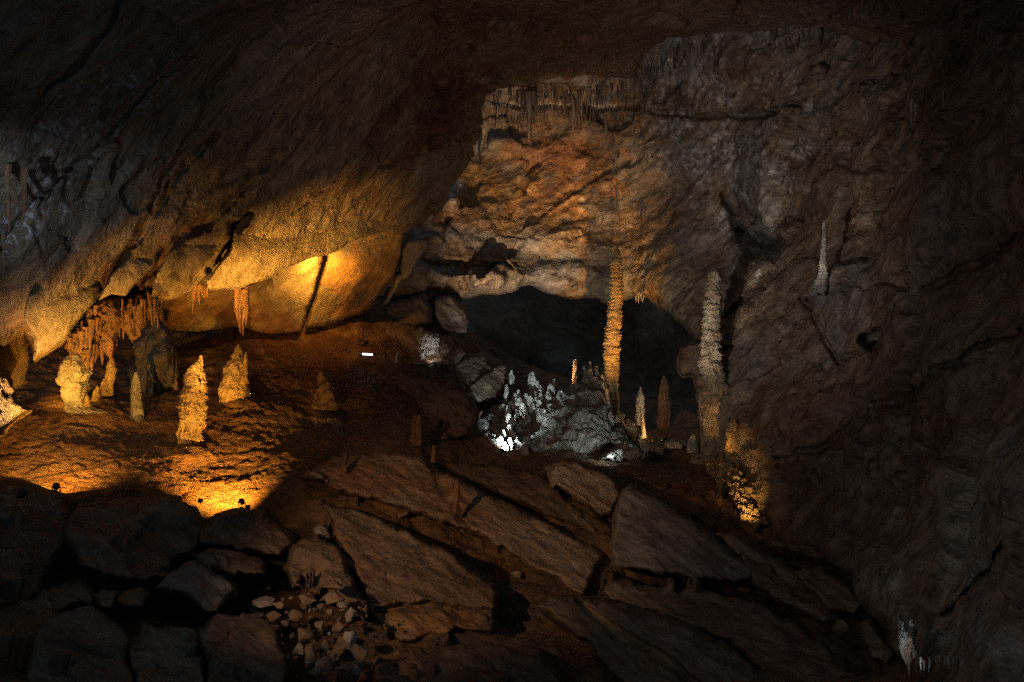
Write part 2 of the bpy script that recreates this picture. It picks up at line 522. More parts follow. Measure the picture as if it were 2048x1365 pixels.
def stone(name, label, cat, px, py, hw, hh, d, seed, mat='rubble', group=None, parent=None, depth=None, sub=3, chip=True, **kw):
    k = W / 2048 * d
    sz = (hw * k, (depth or max(hw, hh)) * k, hh * k)
    V, F = chip_mesh(P(px, py, d), sz, seed) if chip else stone_mesh(P(px, py, d), sz, seed, sub, **kw)
    o = based(name, V, F, M[mat], (*P(px, py, d)[:2], V[:, 2].min()), parent, smooth=not chip)
    if parent is None: tag(o, label, cat, group)
    return o

exec_parts = []
# ------------------------------------------------------------------ displacement recipes
DIP_L = frame_basis((0.62, 0.35, 0.70))       # beds of the overhang climb to the right
DIP_R = frame_basis((0.75, -0.2, -0.55))      # fallen slabs dip to the right
DIP_W = frame_basis((0.55, -0.55, 0.62))

def beds(V, basis, s, stretch=(0.35, 0.8, 1.6)):
    return (V @ basis.T) * np.array(stretch) / s

def d_ceiling(V, X, Y, sd):
    h = 0.34 * fbm(V / 6.0, 3)
    w1 = np.stack([fbm(V / 2.5 + 3, 3), fbm(V / 2.5 + 33, 3), fbm(V / 2.5 + 63, 3)], -1)
    a, e = facets(beds(V + 0.35 * w1, DIP_L, 2.6, (.22, .8, 1.7)), .5, .34)
    h += 0.55 * a
    a2, e2 = facets(beds(V + 0.14 * w1[:, ::-1], DIP_L, 1.0, (.28, .8, 1.5)), .6, .4)
    h += 0.15 * a2
    h += 0.045 * ridged(beds(V, DIP_L, 0.8, (.16, .9, 2.0)), 5)
    calm = np.clip(1 - np.maximum(sd - 90, 0) / 70, 0, 1) * (X < 860)          # smooth panels along the lip
    return h * (1 - .75 * calm) + calm * d_slab(V, X, Y, sd) * .8

def d_wall(V, X, Y, sd):
    h = 0.55 * fbm(V / 4.5 + 8, 4)
    a, e = facets(beds(V + 0.45 * fbm(V / 2.2 + 3, 3)[:, None], DIP_W, 3.0, (.5, .8, 1.3)), .6, .4)
    h += 0.5 * a
    a2, e2 = facets(beds(V + 0.3 * fbm(V / 0.8, 3)[:, None], DIP_W, 0.9, (.5, .8, 1.2)), .6, .4)
    h += 0.085 * a2
    h += 0.06 * ridged(beds(V, DIP_W, 1.1, (.5, .9, 1.3)), 5)
    return h

def d_right(V, X, Y, sd):
    s = np.linalg.norm(V, axis=1) / 22.0
    h = 0.5 * fbm(V / 4.0 + 21, 4)
    a, e = facets(beds(V + 0.7 * fbm(V / 2.0 + 5, 3)[:, None], DIP_L, 2.2, (.45, .8, 1.2)), .6, .4)
    h += 0.62 * a
    a2, e2 = facets(beds(V + 0.25 * fbm(V / 0.7, 3)[:, None], DIP_L, 0.75, (.5, .8, 1.2)), .6, .4)
    h += 0.2 * a2 * s + 0.05 * ridged(beds(V, DIP_L, 0.9, (.4, .9, 1.4)), 5) * s
    return h

def d_slab(V, X, Y, sd):
    h = 0.10 * fbm(V / 2.6 + 2, 3)
    pits = np.clip(perlin(V / 0.33) - 0.35, 0, 1)
    msk = np.clip(fbm(V / 1.6 + 40, 2) + 0.1, 0, 1)
    h -= 0.22 * pits * msk
    h += 0.022 * fbm(beds(V, DIP_L, 0.35), 4)
    return h

def d_floor(V, X, Y, sd):
    h = 0.10 * fbm(V / 2.4, 2) + 0.05 * fbm(V / 0.8 + 4, 3)
    q = V * np.array([0.55, 0.8, 1.6]) / 0.32
    q = q + 0.8 * fbm(V / 0.7, 3)[:, None]
    n = perlin(q) + 0.5 * perlin(q * 2.1 + 7)
    h += 0.075 * np.abs(n) ** 0.8 + 0.025 * fbm(V / 0.16, 3)
    return h

def d_mound(V, X, Y, sd):
    h = 0.22 * fbm(V / 1.5 + 11, 3)
    f1, f2, hh, off = worley(V / 0.34 + 0.35 * fbm(V / 0.4, 2)[:, None])
    h += 0.20 * (0.7 - f1)
    f1, f2, hh, off = worley(V / 0.7 + 5)
    h += 0.25 * (0.7 - f1)
    f1, f2, hh, off = worley(V / 0.13)
    h += 0.05 * (0.7 - f1) + 0.05 * fbm(V / .2, 3)
    return h

def d_coral(V, X, Y, sd):
    h = 0.25 * fbm(V / 0.9 + 11, 4)
    f1, f2, hh, off = worley(V / 0.26 + 0.35 * fbm(V / 0.3, 2)[:, None])
    h += 0.17 * (0.7 - f1)
    f1, f2, hh, off = worley(V / 0.11)
    h += 0.06 * (0.7 - f1)
    return h

def make_boulder_disp(seed, smooth=1.0, basis=DIP_R, size=1.6):
    def f(V, X, Y, sd):
        h = 0.13 * smooth * fbm(V / (size * 1.3) + seed * 7.7, 4)
        a, e = facets(beds(V + 0.35 * fbm(V / 1.1 + seed, 3)[:, None] + seed * 5, basis, size, (.45, .9, 1.3)), .55, .3)
        h += 0.32 * a
        a2, e2 = facets(beds(V + 0.15 * fbm(V / .5 + seed, 3)[:, None] + seed * 5, basis, size * .33, (.3, .9, 1.4)), .5, .25)
        h += 0.05 * a2 + 0.035 * ridged(beds(V, basis, 0.6, (.3, 1, 2)), 4)
        return h
    return f

# ================================================================== the setting
RUST = (.17, .065, .030); OCHRE = (.42, .24, .05); PALEC = (.55, .50, .46); GREYC = (.24, .24, .25); DARKC = (.07, .045, .035); TAN = (.42, .32, .20)
REDB = (.24, .10, .045); CREAM = (.55, .43, .26)

# -- the roof of the cave: the great overhang to the left and the flat roof behind it
ceil_outline = [(-330, -280), (2380, -280), (2380, -60), (2150, -30), (1960, 20), (1860, 62), (1795, 102), (1740, 96), (1700, 72), (1625, 45), (1560, 46),
    (1480, 52), (1400, 74), (1335, 92), (1300, 112), (1262, 160), (1205, 162), (1155, 182), (1085, 166), (1030, 172), (978, 180),
    (974, 215), (962, 262), (946, 305), (932, 332), (905, 352), (888, 376), (872, 412), (850, 440), (812, 458), (787, 466), (759, 464), (718, 477),
    (694, 488), (677, 500), (655, 510), (616, 517), (588, 526), (564, 535), (547, 548), (527, 558), (496, 570), (470, 576), (445, 574), (414, 578),
    (400, 570), (369, 586), (342, 597), (303, 597), (270, 592), (246, 604), (215, 596), (191, 603), (178, 614), (147, 652), (130, 676), (96, 700), (65, 723),
    (58, 690), (40, 650), (10, 690), (-60, 720), (-330, 760)]
ceil_ctrl = [(-330, -280, 8.5), (0, 0, 12.2), (0, 300, 14.2), (0, 600, 16.8), (-300, 600, 13), (65, 720, 18.2), (120, 600, 17.7), (200, 590, 19.0), (300, 590, 20.2),
    (300, 300, 18.0), (300, 0, 14.8), (500, 560, 22.6), (500, 300, 20.6), (550, 0, 17.6), (700, 480, 25.2), (800, 455, 26.8), (870, 400, 27.6),
    (700, 200, 22.6), (850, 200, 25.6), (930, 320, 28.2), (975, 190, 29.5), (900, 90, 26.2), (850, 0, 21.8), (1000, 60, 26.0), (1100, 165, 33.6), (1000, 130, 30.0),
    (1260, 160, 33.6), (1150, 90, 29.0), (1150, 0, 24.0), (1400, 75, 31), (1400, 0, 25), (1600, 45, 27.5), (1790, 100, 25.5), (1700, 0, 22), (2040, -20, 17),
    (2300, -200, 12), (1150, -250, 15), (600, -250, 12)]
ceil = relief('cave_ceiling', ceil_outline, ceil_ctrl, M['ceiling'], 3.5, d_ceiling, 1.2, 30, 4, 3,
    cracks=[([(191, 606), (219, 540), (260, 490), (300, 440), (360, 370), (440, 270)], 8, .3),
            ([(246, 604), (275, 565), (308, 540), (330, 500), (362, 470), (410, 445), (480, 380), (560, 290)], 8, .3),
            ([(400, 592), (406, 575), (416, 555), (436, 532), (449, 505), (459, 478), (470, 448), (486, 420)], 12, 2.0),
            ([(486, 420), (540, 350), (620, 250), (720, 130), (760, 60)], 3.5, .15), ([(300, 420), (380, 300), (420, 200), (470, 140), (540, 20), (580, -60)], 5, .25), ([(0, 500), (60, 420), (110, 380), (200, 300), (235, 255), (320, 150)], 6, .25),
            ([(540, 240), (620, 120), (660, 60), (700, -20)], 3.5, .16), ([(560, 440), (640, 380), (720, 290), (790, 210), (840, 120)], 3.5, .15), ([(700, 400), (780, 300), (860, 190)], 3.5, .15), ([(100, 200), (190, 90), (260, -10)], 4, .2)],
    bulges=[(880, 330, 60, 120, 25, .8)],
    stains_glints=[(850, 260, 150, 42, -48, RUST, .85), (780, 230, 120, 26, -50, RUST, .7), (870, 150, 60, 110, 20, RUST, .5), (720, 330, 160, 30, -40, RUST, .5), (930, 300, 60, 22, -60, TAN, .5),
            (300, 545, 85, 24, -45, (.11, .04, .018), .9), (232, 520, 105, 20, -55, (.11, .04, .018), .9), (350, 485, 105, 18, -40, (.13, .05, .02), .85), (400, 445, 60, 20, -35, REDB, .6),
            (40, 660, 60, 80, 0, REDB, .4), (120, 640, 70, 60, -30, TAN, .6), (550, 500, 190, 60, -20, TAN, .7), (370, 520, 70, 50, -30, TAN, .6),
            (60, 420, 90, 50, -35, (.62, .60, .60), .95, 14), (20, 440, 50, 60, -40, (.62, .60, .60), .95, 12), (230, 200, 120, 70, -50, (.62, .60, .60), .8, 14), (130, 300, 150, 90, -45, (.62, .60, .60), .75, 14), (330, 190, 60, 50, -60, (.62, .60, .60), .7, 20), (640, 60, 70, 10, -58, (.62, .60, .60), .7, 20), (380, 330, 120, 60, -40, (.40, .30, .20), .6, 14), (100, 250, 140, 80, 0, DARKC, .5), (120, 330, 100, 60, 0, DARKC, .5),  # pale grey flecks imitate wet glints, painted into the rock colour
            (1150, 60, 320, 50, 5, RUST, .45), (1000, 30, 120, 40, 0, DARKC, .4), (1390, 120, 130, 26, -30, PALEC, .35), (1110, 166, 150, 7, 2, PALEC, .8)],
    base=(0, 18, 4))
ceil['kind'] = 'structure'
cf = tps(ceil_ctrl)
for k, (ol, top, st) in enumerate([
        ([(65, 723), (67, 671), (47, 635), (49, 617), (57, 592), (90, 558), (140, 520), (185, 500), (212, 520), (206, 560), (190, 600), (178, 613), (147, 651), (130, 675), (96, 699)], 520, [(120, 640, 80, 80, -30, (.46, .36, .21), .7)]),
        ([(196, 600), (222, 545), (262, 496), (310, 462), (335, 476), (308, 530), (278, 560), (250, 596), (222, 592)], 480, []),
        ([(300, 597), (310, 545), (335, 505), (365, 472), (420, 440), (462, 422), (466, 448), (446, 487), (429, 502), (424, 517), (408, 538), (388, 556), (383, 572), (369, 587), (342, 598)], 445, [(400, 470, 60, 16, -35, REDB, .6)]),
        ([(414, 580), (416, 562), (436, 536), (456, 505), (466, 476), (482, 436), (530, 405), (610, 385), (710, 385), (800, 405), (830, 432), (808, 455), (759, 465), (718, 478), (694, 489), (677, 501), (655, 511), (616, 518), (588, 527), (564, 536), (547, 549), (527, 559), (496, 571), (470, 578), (445, 576)], 410, [(560, 520, 150, 60, -18, (.44, .33, .19), .6)])]):
    pts = np.array(ol, float); dd = cf(pts[:, 0], pts[:, 1])
    low = np.clip((pts[:, 1] - top) / 70, 0, 1)
    ctrl = [(x, y, d + .55 - 1.0 * t) for (x, y), d, t in zip(pts.tolist(), dd, low)]
    relief('rock_slab', ol, ctrl, M['slab'], 2.8, d_slab, .7, 5, 4, 90 + k, stains_glints=st, parent=ceil, close=True)

# -- the wall at the back and down the right side
wall_outline = [(640, -60), (2000, -120), (2420, -60), (2420, 1500), (1780, 1500), (1790, 1330), (1760, 1240), (1700, 1170), (1620, 1110), (1540, 1075), (1470, 985), (1418, 905),
    (1408, 830), (1400, 762), (1398, 690), (1368, 652), (1335, 622), (1296, 600), (1262, 596), (1214, 606), (1180, 606), (1150, 602), (1110, 584), (1075, 576), (1030, 580), (990, 588),
    (950, 592), (905, 590), (860, 580), (800, 600), (700, 620), (640, 500)]
wall_ctrl = [(700, 0, 37), (700, 560, 31.5), (820, 500, 31.5), (860, 560, 31.6), (950, 580, 32.0), (1000, 500, 33.4), (1000, 400, 34.6), (950, 330, 36), (1000, 210, 36), (1150, 215, 36.4), (1150, 90, 36),
    (1150, 300, 36.0), (1150, 430, 34.6), (1100, 540, 33.7), (1150, 598, 33.5), (1260, 595, 33.2), (1300, 520, 33.2), (1280, 350, 35), (1400, 685, 28.8), (1380, 560, 31.0), (1430, 420, 31.5), (1400, 220, 33.0),
    (1550, 350, 29.5), (1560, 480, 28.6), (1550, 200, 30), (1500, 60, 30), (1750, 200, 25), (1750, 60, 26.5), (1640, 560, 25.6), (1500, 640, 27.0), (1430, 800, 26.6), (1420, 900, 26.0), (1700, 700, 23.0), (1540, 1070, 22.4), (1540, 900, 24.2),
    (1700, 1000, 20.8), (1720, 1160, 18.6), (1790, 1320, 14.6), (1850, 900, 18.4), (1850, 500, 20.0), (1900, 200, 20.6), (2048, 400, 15.5), (2048, 900, 13.6), (2048, 100, 16.5), (1930, 1250, 12.8), (2048, 1300, 10.8), (2400, 600, 9.5), (2400, 1400, 7.8), (2400, 0, 11)]
def d_cave_wall(V, X, Y, sd):
    t = np.clip((X - 1380) / 220, 0, 1); t = t * t * (3 - 2 * t)
    h = d_wall(V, X, Y, sd) * (1 - t) + d_right(V, X, Y, sd) * t
    # drips run down the lower right of the roof recess
    q = V.copy(); q[:, 2] *= 0.12
    m = np.clip(1 - np.abs(Y - 220) / 130, 0, 1) * np.clip((X - 960) / 60, 0, 1) * np.clip((1750 - X) / 100, 0, 1)
    return h + 0.16 * m * (ridged(q / 0.35, 4) - 0.8)
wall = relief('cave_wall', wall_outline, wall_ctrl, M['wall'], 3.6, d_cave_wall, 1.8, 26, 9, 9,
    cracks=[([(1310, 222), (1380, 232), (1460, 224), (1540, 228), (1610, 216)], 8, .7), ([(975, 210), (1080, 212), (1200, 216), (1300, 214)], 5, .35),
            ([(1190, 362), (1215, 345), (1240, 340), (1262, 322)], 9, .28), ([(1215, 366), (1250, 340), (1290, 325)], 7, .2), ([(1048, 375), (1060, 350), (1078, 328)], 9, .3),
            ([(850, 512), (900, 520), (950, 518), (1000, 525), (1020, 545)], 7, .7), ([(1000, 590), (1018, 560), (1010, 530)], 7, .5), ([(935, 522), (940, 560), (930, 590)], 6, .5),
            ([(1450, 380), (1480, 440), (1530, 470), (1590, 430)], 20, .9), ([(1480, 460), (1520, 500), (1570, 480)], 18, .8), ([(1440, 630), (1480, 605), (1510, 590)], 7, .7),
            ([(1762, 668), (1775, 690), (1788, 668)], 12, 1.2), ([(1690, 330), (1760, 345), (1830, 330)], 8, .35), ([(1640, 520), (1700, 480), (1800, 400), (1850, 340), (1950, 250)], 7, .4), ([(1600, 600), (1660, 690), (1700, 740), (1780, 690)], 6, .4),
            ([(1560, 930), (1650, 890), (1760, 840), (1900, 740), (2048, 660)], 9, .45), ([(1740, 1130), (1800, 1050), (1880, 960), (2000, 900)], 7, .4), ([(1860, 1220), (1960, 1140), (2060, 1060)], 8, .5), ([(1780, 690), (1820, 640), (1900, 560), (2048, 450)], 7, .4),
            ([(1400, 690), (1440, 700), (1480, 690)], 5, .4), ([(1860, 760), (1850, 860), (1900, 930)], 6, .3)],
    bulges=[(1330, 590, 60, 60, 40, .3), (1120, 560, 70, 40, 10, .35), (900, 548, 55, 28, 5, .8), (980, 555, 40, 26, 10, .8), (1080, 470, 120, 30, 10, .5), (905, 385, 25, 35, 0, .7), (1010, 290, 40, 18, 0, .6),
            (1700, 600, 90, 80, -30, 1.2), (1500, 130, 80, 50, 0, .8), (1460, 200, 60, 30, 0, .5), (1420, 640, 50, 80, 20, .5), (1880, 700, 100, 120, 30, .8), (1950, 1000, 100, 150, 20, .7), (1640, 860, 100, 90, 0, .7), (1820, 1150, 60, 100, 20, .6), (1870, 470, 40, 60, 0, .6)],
    stains_glints=[(1000, 380, 110, 60, 10, (.40,.20,.045), .85), (920, 360, 30, 60, -30, OCHRE, .7), (1130, 320, 150, 60, 5, (.34, .15, .06), .75), (1200, 370, 70, 30, 20, (.42, .19, .06), .8), (1150, 420, 160, 40, 8, (.52, .26, .08), .9), (1220, 430, 60, 25, 10, CREAM, .6), (1100, 380, 40, 16, -30, RUST, .7),
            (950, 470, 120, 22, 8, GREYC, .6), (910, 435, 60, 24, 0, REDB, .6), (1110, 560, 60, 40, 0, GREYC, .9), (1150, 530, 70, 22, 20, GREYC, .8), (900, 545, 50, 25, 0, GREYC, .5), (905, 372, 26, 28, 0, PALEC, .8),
            (1150, 240, 200, 40, 0, DARKC, .55), (1100, 212, 200, 7, 0, PALEC, .8), (1330, 560, 80, 70, 40, TAN, .75), (1240, 570, 30, 60, 0, (.34, .33, .2), .6), (1480, 340, 130, 120, 30, (.27, .245, .23), .75), (1350, 330, 60, 90, 0, (.28, .23, .19), .6), (1600, 310, 45, 80, 20, (.62, .60, .60), .9, 10), (1440, 330, 120, 140, 70, (.62, .60, .60), .7, 16), (1350, 240, 120, 90, 85, (.62, .60, .60), .7, 22), (1400, 130, 120, 90, 85, (.62, .60, .60), .8, 22), (1560, 100, 120, 60, 85, (.62, .60, .60), .6, 22), (1500, 500, 90, 60, 60, (.62, .60, .60), .8, 12), (1080, 210, 120, 14, 0, (.62, .60, .60), .8, 30), (1220, 440, 80, 40, 20, (.6, .5, .38), .8, 14), (1080, 440, 160, 50, 10, (.55, .42, .28), .6, 16), (1520, 480, 60, 40, 0, (.06, .06, .07), .8), (1540, 450, 22, 22, 0, PALEC, .7),  # the palest grey flecks paint wet glints into the wall colour
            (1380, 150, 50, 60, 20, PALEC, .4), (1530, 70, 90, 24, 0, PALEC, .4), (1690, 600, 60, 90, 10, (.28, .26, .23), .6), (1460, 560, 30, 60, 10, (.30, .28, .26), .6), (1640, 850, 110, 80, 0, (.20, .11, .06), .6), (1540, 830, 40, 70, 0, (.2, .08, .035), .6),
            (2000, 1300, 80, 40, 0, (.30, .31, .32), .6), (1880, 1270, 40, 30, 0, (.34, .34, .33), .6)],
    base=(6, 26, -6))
wall['kind'] = 'structure'

# -- the dark passage beyond
passage = relief('cave_passage', [(560, 380), (1560, 380), (1560, 1050), (560, 1050)],
    [(560, 400, 44), (1000, 600, 50), (1250, 650, 52), (1500, 500, 42), (600, 1000, 40), (1250, 800, 44), (1250, 900, 36), (1000, 900, 36), (1500, 1000, 36), (800, 700, 41)],
    M['boulder'], 9, d_wall, 0, 30, 0, 12, base=(0, 48, -5), bulges=[(1300, 640, 60, 120, 10, 5), (1000, 640, 90, 60, 30, 5), (1130, 720, 60, 50, 0, 4), (900, 700, 70, 80, 0, 4)])
passage['kind'] = 'structure'

recess = relief('recess_wall', [(-330, 440), (900, 380), (900, 720), (600, 760), (-330, 860)], [(-330, 500, 24), (-330, 800, 23), (200, 500, 26), (200, 760, 27.5), (500, 640, 29), (900, 400, 38), (900, 700, 38), (700, 640, 33)],
    M['floor'], 7, d_wall, 0, 30, 0, 14, base=(-8, 28, -2))
recess['kind'] = 'structure'

# -- the ground: the lit flowstone slope and the gully under the boulders
ground_outline = [(-330, 660), (0, 690), (300, 650), (500, 640), (760, 600), (900, 640), (1000, 700), (1080, 740), (1300, 800), (1480, 860), (1600, 1000), (1850, 1120), (1900, 1500), (-330, 1500)]
ground_ctrl = [(-300, 700, 20), (0, 700, 22.6), (60, 745, 22.4), (0, 1000, 17.2), (-300, 1000, 14.5), (100, 985, 17.6), (150, 810, 21.6), (300, 700, 26.2), (350, 840, 22), (480, 1022, 18.9), (250, 960, 18.4), (385, 900, 20.8), (480, 810, 23.2), (600, 760, 25.2), (480, 655, 27.4), (700, 640, 28.4), (760, 600, 31), (620, 900, 21.6), (620, 990, 19), (720, 820, 24.6), (800, 730, 27.2), (820, 880, 22.6), (900, 690, 31), (950, 800, 29.5), (960, 900, 25.6), (1000, 720, 34), (1080, 760, 34), (1150, 930, 25), (1300, 920, 26.5), (1320, 850, 31), (1400, 920, 26.2), (1470, 880, 28), (1300, 1000, 22.77), (1500, 1075, 22.9), (1650, 1120, 21.1), (1780, 1220, 18.5), (1850, 1400, 12.9), (1300, 1200, 18.4), (1300, 1400, 13.4), (1000, 1100, 20.1), (900, 1350, 14.1), (600, 1120, 17.8), (600, 1400, 12), (150, 1100, 15.8), (150, 1400, 10.6), (-300, 1400, 8.8)]
def d_ground(V, X, Y, sd):
    m = np.clip((1015 - Y) / 40, 0, 1)
    a, e = facets(beds(V + 0.4 * fbm(V / 1.1, 3)[:, None], DIP_R, 1.3, (.5, .9, 1.2)), .6, .5)
    return d_floor(V, X, Y, sd) * (0.35 + 0.65 * m) + (1 - m) * (0.35 * a + .3 * fbm(V / 2, 4))
ground = relief('cave_floor', ground_outline, ground_ctrl, M['floor'], 3.6, d_ground, 0, 30, 0, 5, ystep=2.6,
    bulges=[(385, 905, 45, 20, 0, .5), (480, 805, 40, 14, 0, .3), (150, 800, 60, 20, 0, .3), (250, 870, 120, 30, 0, -.5), (700, 790, 60, 30, 0, .6)],
    stains_glints=[(600, 720, 210, 100, 5, (.11, .04, .02), .95), (800, 800, 160, 90, 0, (.12, .07, .05), .7), (1050, 950, 600, 40, 0, (.10, .07, .05), .8), (300, 1150, 700, 120, 0, (.13, .085, .055), .9), (1100, 1250, 800, 200, 0, (.12, .08, .055), .9)],  # reddish slope patch, its colour darkened to dim the lamp light there
    base=(-4, 20, -4))
ground['kind'] = 'structure'

# ------------------------------------------------------------------ recessed panels below the overhang
pan = relief('overhang_slab', [(322, 560), (420, 540), (560, 500), (656, 480), (650, 515), (640, 548), (626, 593), (612, 632), (603, 664), (581, 669), (533, 671), (492, 659), (465, 655), (403, 662), (352, 662), (326, 642)],
    [(330, 560, 23.5), (330, 660, 25.6), (480, 560, 25.2), (480, 655, 26.4), (650, 490, 26.6), (610, 660, 26.8), (560, 600, 26.2)], M['slab'], 3, d_slab, 0.7, 7, 3, 21,
    stains_glints=[(360, 630, 60, 40, 0, REDB, .75), (520, 645, 130, 30, 5, REDB, .7), (430, 600, 80, 60, 0, REDB, .45), (600, 560, 50, 50, -60, CREAM, .6)], close=True)
tag(pan, 'bright orange-lit flat rock panel tucked under the overhang, reddish along its foot', 'rock slab')
pan = relief('overhang_slab', [(652, 480), (720, 450), (812, 440), (809, 470), (804, 505), (790, 552), (770, 582), (746, 614), (725, 628), (690, 640), (650, 652), (609, 658), (618, 632), (632, 593), (646, 548), (656, 515)],
    [(660, 480, 26.9), (720, 440, 27.3), (610, 655, 26.9), (740, 610, 28.4), (808, 460, 28.4), (720, 550, 27.4)], M['slab'], 3, d_slab, 0.8, 6, 3, 22,
    stains_glints=[(730, 550, 130, 110, -20, (.50, .27, .10), .85), (720, 610, 100, 36, -20, REDB, .6)], close=True)
tag(pan, 'orange rock panel right of the black crack under the overhang', 'rock slab')
pan = relief('rock_flake', [(809, 500), (818, 484), (838, 478), (860, 474), (859, 492), (843, 522), (826, 549), (800, 574), (772, 604), (760, 612), (775, 585), (795, 553)],
    [(810, 490, 28.6), (860, 478, 27.6), (770, 600, 29.0), (840, 520, 28.0)], M['grey'], 3, make_boulder_disp(3, .5), 0.6, 8, 2, 23, close=True)
tag(pan, 'narrow upright grey rock flake at the right end of the orange panels', 'rock')

# left wall piece beside the bulging slab, rough and orange
lw = relief('rock_buttress', [(-260, 560), (-60, 540), (0, 560), (38, 600), (66, 655), (64, 690), (60, 735), (50, 760), (10, 800), (-60, 860), (-260, 900)],
    [(-200, 600, 15.6), (0, 580, 17.2), (60, 660, 18.6), (55, 740, 19.6), (0, 760, 18.4), (-100, 800, 16.6)], M['flow'], 3, lambda V, X, Y, s: d_wall(V, X, Y, s) * .35 + .3 * d_coral(V, X, Y, s), 1.5, 20, 3, 31,
    stains_glints=[(20, 680, 60, 80, 0, (.34, .18, .07), .6)], close=True)
tag(lw, 'rough orange rock buttress at the left edge below the overhang', 'rock')
co = relief('coral_column', [(-120, 705), (0, 722), (30, 735), (38, 765), (36, 800), (58, 818), (44, 832), (26, 850), (14, 872), (-10, 880), (-120, 900)],
    [(-100, 720, 15.3), (0, 740, 16.5), (40, 770, 16.9), (50, 820, 16.9), (10, 860, 16.6), (-100, 880, 15)], M['flow'], 2.2, d_coral, 1.2, 14, 4, 33, close=True)
tag(co, 'knobbly cave-coral column glowing white-hot at the left edge', 'flowstone')

# ------------------------------------------------------------------ rocks between the slope and the passage
def boulder(name, label, outline, d, gx=0.0, gy=0.0, thick=1.2, rim=28, mat='boulder', seed=1, step=4, jit=4, disp=None, size=1.6, stains_glints=(), cracks=(), cat='boulder', bulges=()):
    """gx, gy: metres of depth per 100 px to the right / downwards"""
    a = np.array(outline, float); cx, cy = a.mean(0)
    if 57 <= seed <= 67:                       # the left heap lies wedged together
        outline = ((a - (cx, cy)) * 1.09 + (cx, cy)).tolist(); jit = 8
    rb = random.Random(seed); ex, ey = np.ptp(a[:, 0]) / 2, np.ptp(a[:, 1]) / 2
    stains_glints = list(stains_glints)
    for q in range(5):                          # mud, rust and thin calcite films
        stains_glints.append((cx + rb.uniform(-.8, .8) * ex, cy + rb.uniform(-.8, .8) * ey, ex * rb.uniform(.3, .7), ey * rb.uniform(.25, .6), rb.uniform(15, 45),
                       rb.choice([(.10, .055, .03), (.24, .11, .045), (.34, .30, .26), (.07, .05, .04)]), rb.uniform(.5, .85), rb.uniform(10, 26)))
    jit = max(jit, 5)
    ctrl = [(cx + u, cy + v, d + gx * u / 100 + gy * v / 100) for u, v in ((-150, -100), (150, -100), (150, 100), (-150, 100), (0, 0))]
    o = relief(name, outline, ctrl, M[mat], step, disp or make_boulder_disp(seed, 1, DIP_R, size * 1.25), thick * 1.6, rim * .5, jit, seed, cracks, bulges, stains_glints, None, True)
    return tag(o, label, cat)

boulder('boulder', 'grey rock block on the dark slope left of the passage mouth', [(862, 598), (900, 590), (925, 610), (938, 640), (932, 668), (900, 672), (880, 655), (866, 630)], 31, .5, -1, 1.0, 22, 'grey', 41, 3)
boulder('boulder', 'dark rounded rock below the narrow grey flake', [(765, 615), (800, 600), (850, 585), (870, 610), (868, 650), (835, 662), (790, 655), (770, 640)], 30.2, .5, -1.5, 1.0, 26, 'boulder', 42, 3)
boulder('boulder', 'dim reddish boulder crossing behind the small white lamp bar', [(690, 655), (760, 640), (850, 660), (905, 680), (930, 710), (900, 740), (820, 735), (720, 745), (660, 720)], 28.2, .6, -2.2, 1.2, 30, 'boulder', 43, 3)
boulder('boulder', 'broad dark boulder filling the middle ground under the small lamp bar', [(625, 800), (660, 765), (740, 742), (850, 752), (930, 780), (965, 830), (940, 880), (860, 905), (760, 890), (690, 905), (640, 880), (612, 840)], 24.6, .7, -2.4, 1.6, 40, 'boulder', 44, 4, stains_glints=[(680, 800, 60, 50, 0, (.22, .10, .05), .5)])
boulder('boulder', 'broken rock ridge dimly lit to the left of the pale mound', [(900, 720), (960, 700), (1010, 722), (1030, 760), (1010, 800), (960, 830), (920, 800), (895, 760)], 29.6, .5, -1.6, 1.2, 30, 'boulder', 45, 3)
boulder('boulder', 'rounded overhanging rock nose beside the tall grey stalagmite', [(1352, 722), (1362, 698), (1385, 686), (1420, 680), (1440, 700), (1430, 745), (1400, 770), (1382, 752), (1362, 752), (1350, 742)], 27.4, -.6, .5, 1.1, 22, 'right', 46, 3)
boulder('boulder', 'grey boulder on the ledge right of the slim white stalagmite', [(1622, 590), (1640, 560), (1668, 528), (1720, 510), (1778, 512), (1790, 560), (1770, 620), (1735, 668), (1700, 695), (1660, 690), (1640, 650)], 23.4, -1, .8, 1.4, 30, 'grey', 47, 3)

# ------------------------------------------------------------------ fallen slabs in the gully
boulder('fallen_slab', 'huge orange-brown slab slanting down through the centre foreground', [(598, 956), (628, 925), (672, 902), (760, 892), (850, 905), (872, 926), (960, 972), (1040, 1012), (1120, 1052), (1218, 1100), (1210, 1128), (1184, 1165), (1166, 1198), (1128, 1178), (1080, 1150), (1020, 1112), (940, 1068), (850, 1036), (760, 1008), (690, 985), (640, 972)],
    18.6, .55, -1.5, 1.5, 24, 'boulder', 51, 3.4, 3, None, 5.0, stains_glints=[(760, 960, 150, 60, 10, (.30, .15, .065), .8), (1120, 1090, 70, 45, 30, (.26, .20, .15), .7), (900, 1010, 120, 40, 30, (.26, .14, .07), .6)], bulges=[(905, 975, 14, 60, 0, .25)], cracks=[([(870, 930), (885, 970), (915, 1020), (930, 1045)], 10, .14)])
boulder('fallen_slab', 'grey triangular slab right of the big slanting slab', [(1222, 1030), (1240, 985), (1262, 972), (1320, 992), (1400, 1040), (1470, 1095), (1520, 1150), (1500, 1170), (1412, 1162), (1310, 1150), (1222, 1132)],
    18.8, .4, -1.2, 1.3, 22, 'grey', 52, 3.4, 3, None, 2.4, stains_glints=[(1400, 1030, 130, 40, 30, (.12, .085, .065), .85)])
